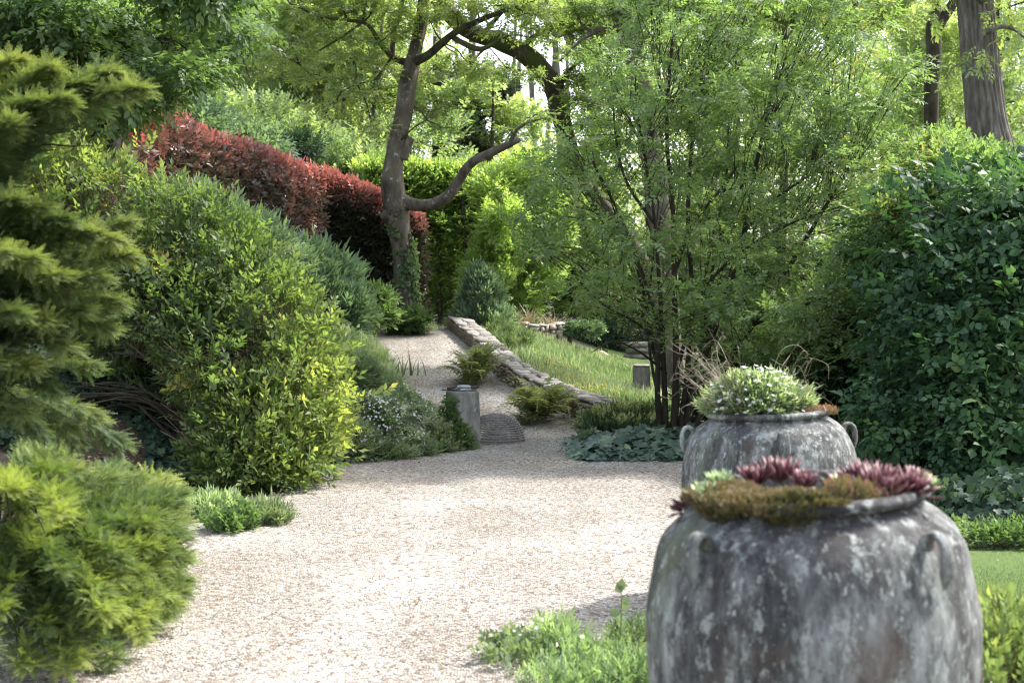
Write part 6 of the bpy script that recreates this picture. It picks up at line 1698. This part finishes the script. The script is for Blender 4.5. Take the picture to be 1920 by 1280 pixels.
def junipers():
    r = np.random.default_rng(310)
    # low spreading juniper
    tips = []
    for i in range(120):
        d = r.uniform(5.5, 8.3)
        t = (d - 5.7) / 2.6
        edge = np.interp(d, [5.7, 6.3, 7.0, 7.6, 8.2], [240, 320, 355, 350, 330])     # right-hand outline, photo pixels
        px = edge - abs(r.normal(0, 1)) * 105
        base = HZ + EYE / d * F
        py = base - r.uniform(.05, .55 + .25 * (px < 150)) * F / d
        p = W(px, py, d)
        tips.append(p)
    for (px, py, d) in ((100, 850, 7.4), (150, 880, 7.2), (60, 840, 7.5), (210, 900, 7.3), (260, 920, 7.6), (40, 950, 6.3), (110, 1000, 6.3), (180, 1010, 6.5), (60, 1060, 5.9), (300, 980, 7.4), (330, 1040, 7.2), (50, 1250, 5.55), (150, 1240, 5.6), (215, 1240, 5.75), (0, 1150, 5.6), (265, 1190, 5.95), (90, 1180, 5.65), (190, 1160, 5.8), (330, 1140, 6.4), (345, 1010, 7.2), (-40, 1230, 5.4), (-60, 1080, 5.6), (20, 1090, 5.8), (120, 1260, 5.5), (280, 930, 7.6), (180, 950, 6.9), (250, 1000, 6.8), (150, 1100, 6.0), (240, 1120, 6.3), (320, 1130, 6.7), (350, 1090, 7.0)):
        tips.append(W(px, py, d))
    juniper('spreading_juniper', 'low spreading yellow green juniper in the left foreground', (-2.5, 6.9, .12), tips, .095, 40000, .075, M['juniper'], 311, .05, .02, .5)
    # taller, darker one behind and above it
    tips = []
    for (px, py, d) in ((30, 130, 6.3), (90, 150, 6.2), (150, 150, 6.2), (210, 140, 6.3), (262, 160, 6.2), (120, 190, 6.0), (60, 200, 6.0), (20, 240, 5.9), (-20, 300, 6), (180, 170, 6.4),
                        (20, 380, 5.9), (70, 400, 6.0), (120, 420, 6.1), (170, 440, 6.2), (215, 460, 6.2), (240, 490, 6.3), (190, 520, 6.1), (60, 480, 5.8), (110, 520, 6.0), (10, 480, 5.7), (225, 560, 6.3), (150, 580, 6.1), (235, 420, 6.6),
                        (90, 610, 6.0), (30, 580, 5.8), (200, 620, 6.3), (130, 660, 6.1), (60, 690, 6.0), (0, 680, 5.9), (170, 690, 6.4), (100, 740, 6.3), (40, 770, 6.1), (180, 780, 6.6), (230, 830, 6.9), (130, 800, 6.6), (70, 800, 6.4), (150, 840, 6.8), (-30, 420, 6), (-40, 600, 6), (-60, 760, 6), (-60, 150, 6)):
        tips.append(W(px, py + r.normal(0, 8), d))
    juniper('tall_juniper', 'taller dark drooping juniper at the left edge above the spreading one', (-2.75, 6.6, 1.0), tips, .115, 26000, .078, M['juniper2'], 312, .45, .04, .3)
junipers()

# ================================================================== URNS
PROF = [(.0, .29), (.06, .31), (.2, .365), (.34, .415), (.48, .447), (.6, .456), (.68, .455), (.76, .443), (.84, .424), (.895, .398), (.935, .362), (.962, .325), (.976, .300), (.984, .293)]
RIM = [(.980, .296), (.986, .312), (.994, .324), (1.004, .329), (1.014, .325), (1.020, .314), (1.021, .300), (1.012, .290), (.985, .284), (.95, .284)]
def lathe(prof, c, n=96, bump=.006, seed=0, sub=4, tilt=None, sc=1.0):
    Z = np.array([p[0] for p in prof]); Rr = np.array([p[1] for p in prof])
    PP, _ = catmull(np.stack([Rr, Z, 0 * Z], -1), np.ones(len(Z)), sub)
    a = np.arange(n) / n * 2 * math.pi
    V = np.stack([np.cos(a)[None] * PP[:, :1], np.sin(a)[None] * PP[:, :1], np.repeat(PP[:, 1:2], n, 1)], -1)
    nz = bump * (.7 * noise3(V, 4, seed) + .5 * noise3(V, 13, seed + 1))
    V[..., :2] += np.stack([np.cos(a)[None] * nz, np.sin(a)[None] * nz], -1)
    V[..., 2] += .006 * np.sin(a + 1.1)[None] * (V[..., 2] > .9)
    V = V.reshape(-1, 3) * sc
    m = len(PP); idx = np.arange(m * n).reshape(m, n)
    f = np.stack([idx[:-1], np.roll(idx, -1, 1)[:-1], np.roll(idx, -1, 1)[1:], idx[1:]], -1).reshape(-1, 4)
    return V, f
def tiltm(V, c, ang):       # lean about the view axis, right side higher
    ca, sa = math.cos(ang), math.sin(ang)
    V = np.asarray(V, float); o = V.copy()
    o[:, 0] = V[:, 0] * ca - V[:, 2] * sa; o[:, 2] = V[:, 0] * sa + V[:, 2] * ca
    return o + np.asarray(c)
def urn(c, sc, rot, lean, mat, label, seed):
    root = thing('stone_urn', label, 'urn', c)
    V, f = lathe(PROF, c, 120, .005, seed, 5, sc=sc); part(MB().add(tiltm(V, c, lean), f), 'body', mat, root, True)
    V, f = lathe(RIM, c, 120, .0025, seed + 3, 3, sc=sc); part(MB().add(tiltm(V, c, lean), f), 'rim', mat, root, True)
    n = 48; a = np.arange(n) / n * 6.283
    V = np.array([[math.cos(t) * q, math.sin(t) * q, .955 + .015 * (1 - q / .29)] for q in (.288, .2, .1) for t in a] + [[0, 0, .97]]); V[:, 2] += .008 * noise3(V, 14, 5)
    idx = np.arange(3 * n).reshape(3, n); f = np.stack([idx[:-1], np.roll(idx, -1, 1)[:-1], np.roll(idx, -1, 1)[1:], idx[1:]], -1).reshape(-1, 4); t = np.stack([np.full(n, 3 * n), idx[-1], np.roll(idx[-1], -1)], -1)
    part(MB().add(tiltm(V * sc, c, lean), [f, t]), 'soil', M['soil'], root, True)
    for k in range(4):
        an = rot + k * math.pi / 2
        # ear-shaped lug: a loop standing off the shoulder whose tail runs down the body
        prof = [(.388, .898), (.400, .925), (.420, .934), (.440, .924), (.450, .900), (.452, .87), (.450, .84), (.444, .80)]
        rr_ = [.015, .012, .011, .011, .011, .012, .011, .004]
        P = np.array([[math.cos(an) * q, math.sin(an) * q, z] for q, z in prof]) * sc
        mb = MB(); tube(mb, P, np.array(rr_) * sc, 12, 5, .08, 20, seed + k)
        Vv = np.concatenate(mb.V)
        # widen sideways
        tg = np.array([-math.sin(an), math.cos(an), 0]); dlt = Vv @ tg; Vv = Vv + np.outer(dlt, tg) * (1.3 + .5 * (Vv[:, 2:3] < .85 * sc)[:, 0][:, None] * 0)
        m2 = MB(); m2.add(tiltm(Vv, c, lean), mb.F); part(m2, 'handle', mat, root, True)
    return root
PC1 = np.array([(1533 - 960) / F * 3.93, 3.93, 0.0]); PC2 = np.array([(1448 - 960) / F * 7.1, 7.1, 0.0])
urn(PC1, 1.0, rad(-90 + 37), rad(1.6), M['pot1'], 'large weathered stone urn in the right foreground planted with red houseleeks', 21)
urn(PC2, .955, rad(0), rad(1.3), M['pot2'], 'second pale lichened urn further back, planted with white fleabane', 47)

# ---- planting of the front urn
def suc_leaf():
    V = [[0, 0, 0], [-.085, .35, .03], [.085, .35, .03], [-.115, .68, .06], [.115, .68, .06], [0, 1.0, .13], [0, .35, -.05], [0, .68, -.03], [0, .35, .02], [0, .68, .045]]
    f = [[0, 1, 8], [0, 8, 2], [1, 3, 9], [1, 9, 8], [8, 9, 4], [8, 4, 2], [3, 5, 9], [9, 5, 4], [0, 6, 1], [0, 2, 6], [1, 6, 7], [1, 7, 3], [6, 2, 4], [6, 4, 7], [3, 7, 5], [7, 4, 5]]
    return dict(v=np.array(V, float), f=[np.array(f)], r=np.array([-.2, 0, 0, .1, .1, .3, -.2, 0, -.1, 0]))
def houseleek(label, p, size, n, mat, seed, tilt, group, tall=0.0, lo=.2, hi=.8):
    r = np.random.default_rng(seed); root = thing('houseleek', label, 'succulent', p, group)
    i = np.arange(n); a = i * 2.39996; t = (i + .5) / n
    el = rad(82) * (1 - t) ** .8 + rad(6 + tall * 26) * t
    D = np.stack([np.cos(a) * np.cos(el), np.sin(a) * np.cos(el), np.sin(el)], -1)
    q = Vector(tilt).normalized().rotation_difference(Vector((0, 0, 1))).inverted() if tilt is not None else None
    if q is not None: D = np.array([list(q @ Vector(d)) for d in D])
    up = np.array(tilt if tilt is not None else (0, 0, 1), float)
    N = up - D * .2 + rdir(n, r) * .1
    T = suc_leaf()
    Dn = norm(D); Nn = norm(N - Dn * (N * Dn).sum(-1, keepdims=True))
    leaf_objects(root, T, np.asarray(p) + Dn * .1 * size, Dn, Nn, size * (.55 + .45 * t), (lo, hi), mat, 'leaf', r, 5)
    return root
def plant_front():
    r = np.random.default_rng(330)
    c = PC1; zt = 1.005
    g = 'houseleeks in the front urn'
    def at(px, d, z): return np.array([(px - 960) / F * d, d, z])
    houseleek('largest dark red houseleek at the right of the front urn', at(1652, 3.76, zt + .0), .105, 52, M['purple_suc'], 1, (.1, -.35, 1), g, .75)
    houseleek('glossy red houseleek overhanging the right rim of the front urn', at(1708, 3.78, zt + .01), .085, 40, M['purple_suc'], 2, (.35, -.35, 1), g, .5, .35, 1)
    houseleek('purple houseleek behind the largest one in the front urn', at(1625, 3.95, zt + .0), .10, 46, M['purple_suc'], 3, (0, -.1, 1), g, .8, .2, .7)
    houseleek('dusky red rosette at the back right of the front urn', at(1712, 4.0, zt + .005), .07, 36, M['purple_suc'], 4, (.2, 0, 1), g, .6, .2, .7)
    houseleek('tall dusky purple rosette at the back left of the front urn', at(1415, 4.0, zt - .0), .08, 40, M['purple_suc'], 5, (-.1, 0, 1), g, .9, .3, .9)
    houseleek('broad purple rosette left of centre in the front urn', at(1460, 4.05, zt + .0), .10, 46, M['purple_suc'], 6, (0, 0, 1), g, .9, .3, .9)
    houseleek('pinkish open rosette at the centre of the front urn', at(1505, 3.98, zt - .0), .068, 34, M['purple_suc'], 7, (.1, -.2, 1), g, .6, .4, 1)
    houseleek('rosy houseleek between the centre and the right group', at(1590, 3.95, zt - .005), .08, 38, M['purple_suc'], 8, (-.1, -.2, 1), g, .6, .3, .9)
    houseleek('small dark red houseleek hanging outside the left rim of the front urn', at(1284, 3.86, zt - .045), .052, 22, M['purple_suc'], 9, (-1, -.6, .6), g, .3, .1, .5)
    houseleek('bright green rosette at the back left of the front urn', at(1348, 3.98, zt - .0), .065, 30, M['green_suc'], 10, (-.1, -.1, 1), g, .5)
    houseleek('bright green rosette beside the left rim of the front urn', at(1318, 3.86, zt - .012), .06, 24, M['green_suc'], 11, (-.4, -.3, 1), g, .4)
    houseleek('small bright green rosette right of the front urn centre', at(1572, 3.86, zt + .004), .06, 24, M['green_suc'], 12, (0, -.3, 1), g, .5)
    houseleek('small green rosette at the far right rim of the front urn', at(1736, 3.95, zt + .01), .05, 22, M['green_suc'], 13, (.5, 0, 1), g, .4)
    # low sedum cushion spilling over the front left rim
    root = thing('sedum_cushion', 'bronze green sedum cushion spilling over the left rim of the front urn', 'succulent', c + [-.2, -.2, 1.0])
    n = 9500
    a = np.where(r.random(n) < .9, r.uniform(rad(182), rad(266), n), r.uniform(rad(262), rad(276), n))
    q = r.uniform(.16, .345, n); over = q > .315
    hz = .022 * (1 + .35 * noise3(np.stack([np.cos(a) * q, np.sin(a) * q, 0 * a], -1), 16, 97)) * (1 - .6 * (a > rad(268)))
    z = 1.0 + hz * r.uniform(.3, 1, n)
    z = np.where(over, 1.015 - r.uniform(0, .075, n) * (.75 + .25 * np.sin(a * 9)) * (a < rad(262)), z)
    q = np.where(over, .325 + r.uniform(-.005, .018, n) - .02 * (z < .98), q)
    P = tiltm(np.stack([np.cos(a) * q, np.sin(a) * q, z], -1), c, rad(1.6))
    O = np.stack([np.cos(a), np.sin(a), 0 * a], -1)
    D = O * np.where(over, .8, .1)[:, None] + rdir(n, r) * .5 + [0, 0, .7]; T = [sprig(leaf2(.22, .1, 0), 6, 1, .5, 50, 300 + s, up=.2, stem=.03, tipfirst=.5) for s in range(3)]
    mb = MB(); k = r.integers(0, 3, n); s = r.uniform(.010, .020, n); R = np.clip(.42 + .2 * noise3(P, 18, 98) + r.normal(0, .2, n), 0, 1)
    for i in range(3): m = k == i; place(mb, T[i], P[m], D[m], rdir(m.sum(), r), s[m], R[m])
    part(mb, 'foliage', M['sedum'], root, kind='stuff')
    # pale gold-leaved small sedum at the front centre-right
    root = thing('golden_sedum', 'small upright gold and red sedum stems at the front rim of the urn', 'succulent', at(1600, 3.68, 1.0))
    n = 220; x = r.uniform(1560, 1640, n); P = np.stack([(x - 960) / F * 3.7, r.uniform(3.66, 3.78, n), np.full(n, 1.0)], -1)
    mb = MB(); place(mb, SPt[0], P, rdir(n, r) * .25 + [0, 0, 1], rdir(n, r), r.uniform(.025, .055, n), np.clip(r.normal(.6, .25, n), 0, 1)); part(mb, 'foliage', M['sedum'], root, kind='stuff')
    n = 260; a = r.uniform(rad(300), rad(380), n); q = r.uniform(.22, .30, n); P = tiltm(np.stack([np.cos(a) * q, np.sin(a) * q, 1.0 + r.uniform(0, .02, n)], -1), c, rad(1.6))
    mo = thing('moss_tuft', 'dull reddish moss growth between the right hand houseleeks and the rim', 'moss', P[0]); mb = MB(); place(mb, T[0], P, rdir(n, r) * .5 + [0, 0, 1], rdir(n, r), r.uniform(.015, .03, n), np.clip(r.normal(.7, .2, n), 0, 1)); part(mb, 'foliage', M['sedum'], mo, kind='stuff')
plant_front()

def plant_back():
    r = np.random.default_rng(340)
    c = PC2 + [0, 0, .955 * 1.0]
    root = thing('fleabane_plant', 'domed white flowered fleabane with dry curling stems in the further urn', 'flowering plant', c)
    ctr = W(1418, 772, 7.05)
    n = 3300
    u = rdir(n, r); u[:, 2] = np.abs(u[:, 2]); P = ctr + u * [.20, .19, .15] * (r.random(n) ** .6)[:, None] * (1 + .22 * noise3(u * 3, 1.2, 88))[:, None]
    mb = MB(); k = r.integers(0, 4, n); R = np.clip(.2 + .5 * np.linalg.norm((P - ctr) / [.245, .23, .2], axis=1) * .8 + r.normal(0, .15, n), 0, 1)
    D = u * .8 + rdir(n, r) * .4 + [0, 0, .4]
    for i in range(4): m = k == i; place(mb, SPn[i], P[m] - D[m] * .02, D[m], rdir(m.sum(), r), r.uniform(.05, .09, m.sum()), R[m])
    part(mb, 'foliage', M['fleabane'], root, kind='stuff')
    st = MB()
    q = r.choice(n, 700); sticks(st, ctr + (P[q] - ctr) * [.4, .4, .1], P[q] + D[q] * .03, .0012, .0008)
    for i in range(90):      # long curling dry stems, mostly to the left
        a = r.uniform(120, 250) if i < 76 else r.uniform(-60, 60); a = rad(a); L = r.uniform(.16, .36); s = ctr + [math.cos(a) * .12, math.sin(a) * .1, r.uniform(0, .08)]
        e1 = s + [math.cos(a) * L * .5, math.sin(a) * L * .4, r.uniform(.02, .22)]; e2 = e1 + [math.cos(a + r.normal(0, .8)) * L * .4, math.sin(a) * .1, r.uniform(-.12, .14)]; e3 = e2 + r.normal(0, .045, 3)
        tube(st, [s, e1, e2, e3], [.0013, .0012, .001, .0007], 3, 5, cap=False)
    part(st, 'dry_stems', M['dry'], root, kind='stuff')
    n = 290; u = rdir(n, r); u[:, 2] = np.abs(u[:, 2]); u[:, 1] = -np.abs(u[:, 1]) * .8 + .2; Pf = ctr + norm(u) * [.245, .23, .205] * r.uniform(.8, 1.12, n)[:, None]
    root2 = root
    T = flower5(); me = mesh_from(T['v'], T['f'], 'flower', np.full(8, .7)); me.materials.append(M['white'])
    o0 = np.array(root.location)
    for i in range(n):
        o = bpy.data.objects.new('flower', me); COL.objects.link(o); o.parent = root; o.location = tuple(Pf[i] - o0)
        nv = Vector(u[i]) * .4 + Vector((r.normal(0, .3), -.3, .8)); o.rotation_euler = nv.to_track_quat('Z', 'Y').to_euler(); s = r.uniform(.016, .028); o.scale = (s, s, s)
    # small red sedum at the right rim
    n = 500; rt = thing('red_sedum', 'low dull red sedum beside the fleabane in the further urn', 'succulent', W(1545, 770, 7.05))
    P = np.stack([(r.uniform(1495, 1560, n) - 960) / F * 7.05, r.uniform(6.9, 7.1, n), np.full(n, .955) + r.uniform(0, .02, n)], -1)
    mb = MB(); place(mb, SPt[1], P, rdir(n, r) * .4 + [0, 0, 1], rdir(n, r), r.uniform(.015, .03, n), np.clip(r.normal(.85, .1, n), 0, 1)); part(mb, 'foliage', M['sedum'], rt, kind='stuff')
plant_back()

# ================================================================== FOREGROUND WEEDS AND SHRUB
def foreground():
    r = np.random.default_rng(350)
    grid_rows(np.arange(4.6, 6.9, .07), lambda y: float(np.interp(y, [4.6, 5.6, 6.2, 6.5, 6.9], [-.1, .0, .25, .55, .95])), lambda y: 2.2, 30, gh, 'weedy_soil', M['grit'], .09, dz=.03)
    # weedy patch in front of the urn's left side
    grid = []
    C = []
    for (px, py, d, a, h, mt, T, sz, n, lb) in (
            (960, 1262, 5.9, 50, 26, 'weed', SPw, .07, 170, 'broad leaved pale weed at the left of the foreground patch'),
            (1035, 1240, 6.1, 45, 34, 'bankgrass', SPn, .08, 260, 'tall feathery weed with white buds in the foreground patch'),
            (1100, 1255, 5.9, 60, 22, 'bankgrass', SPn, .07, 260, 'fine grassy weeds in the middle of the foreground patch'),
            (1185, 1215, 6.1, 46, 34, 'weed', SP, .055, 520, 'dense leafy weeds against the left side of the front urn'),
            (1190, 1275, 5.6, 55, 16, 'bankgrass', SPn, .07, 260, 'low silvery weeds at the foot of the front urn'),
            (1060, 1290, 5.55, 80, 14, 'bankgrass', SPn, .07, 240, 'short mixed weeds along the bottom edge of the picture')):
        c_ = W(px, py, d); CC = [[c_[0], c_[1], c_[2], a / F * d, .22, h / F * d]]
        leaf_mass('foreground_weed', lb, 'weed', CC, n, T, sz, M[mt], 351 + px, shell=.1, kw=dict(up=.7, out=.4, rnd=.5), group='weeds in front of the urns', stems=8, stem_base=[c_[0], c_[1], 0], stem_r=.003)
    b = np.array([(1160 - 960) / F * 5.9, 5.9, 0])
    root = thing('seedling', 'single tall seedling with round leaves standing above the foreground weeds', 'weed', b)
    part(tube(MB(), [b, b + [.01, 0, .18], W(1165, 1100, 5.9)], [.004, .003, .002], 5, 3), 'stem', M['weed'], root, True)
    P = np.array([W(1164, 1108, 5.9), W(1164, 1112, 5.9), W(1164, 1130, 5.9), W(1163, 1150, 5.9), W(1163, 1140, 5.9)]); leaf_objects(root, leaf6(.4), P, np.array([[.1, 0, 1], [-.3, 0, .9], [.9, 0, .5], [-.9, 0, .2], [.9, -.2, .3]]), np.array([[0, -1, .3]] * 5), [.055, .05, .045, .05, .05], (.4, .7), M['weed'], 'leaf', r)
    P, O = clump_pts([[*W(1000, 1200, 6), .25, .1, .1], [*W(1100, 1230, 5.9), .3, .1, .08], [*W(1190, 1240, 5.7), .15, .1, .08]], 60, r, .5)
    mb = MB(); place(mb, flower5(), P, rdir(60, r), rdir(60, r) * .4 + [0, -.5, .7], r.uniform(.012, .022, 60), r.random(60)); tag(mb.build('small_white_flowers', M['white']), kind='stuff')
    scatter_blades('foreground_grass', 5200, lambda y: (np.interp(y, [4.8, 5.6, 6.3, 7.0], [-.15, -.12, .35, .75]), 1.3 + 0 * y), (4.8, 7.2), .03, .09, M['bankgrass'], 352, wd=.03, patch=(3.0, -.5))
    # yellow-green shrub, bottom right
    C = [[*W(1900, 1215, 4.9), .16, .3, .11], [*W(1960, 1220, 4.9), .2, .3, .12], [*W(1870, 1235, 5.1), .1, .25, .09], [*W(1930, 1265, 4.7), .2, .3, .1], [*W(2040, 1240, 4.9), .2, .3, .12]]
    C = [[x, y, z, a, b2, c2] for x, y, z, a, b2, c2 in C]
    rt = leaf_mass('golden_shrub', 'small yellow green shrub with bare twigs at the lower right corner', 'shrub', C, 700, SPt, .085, M['gold'], 353, shell=.5, kw=dict(up=.9, out=.4, rnd=.4), stems=160, stem_base=[2.0, 4.9, 0], stem_r=.005)
    n = 160; P = np.stack([r.uniform(1.6, 2.5, n), r.uniform(4.6, 5.2, n), np.zeros(n)], -1); e = P + rdir(n, r) * .12 + [0, 0, 1] * r.uniform(.2, .42, (n, 1)); tw = MB(); sticks(tw, P, e, .004, .0015); part(tw, 'twigs', M['twig'], rt, kind='stuff')
foreground()
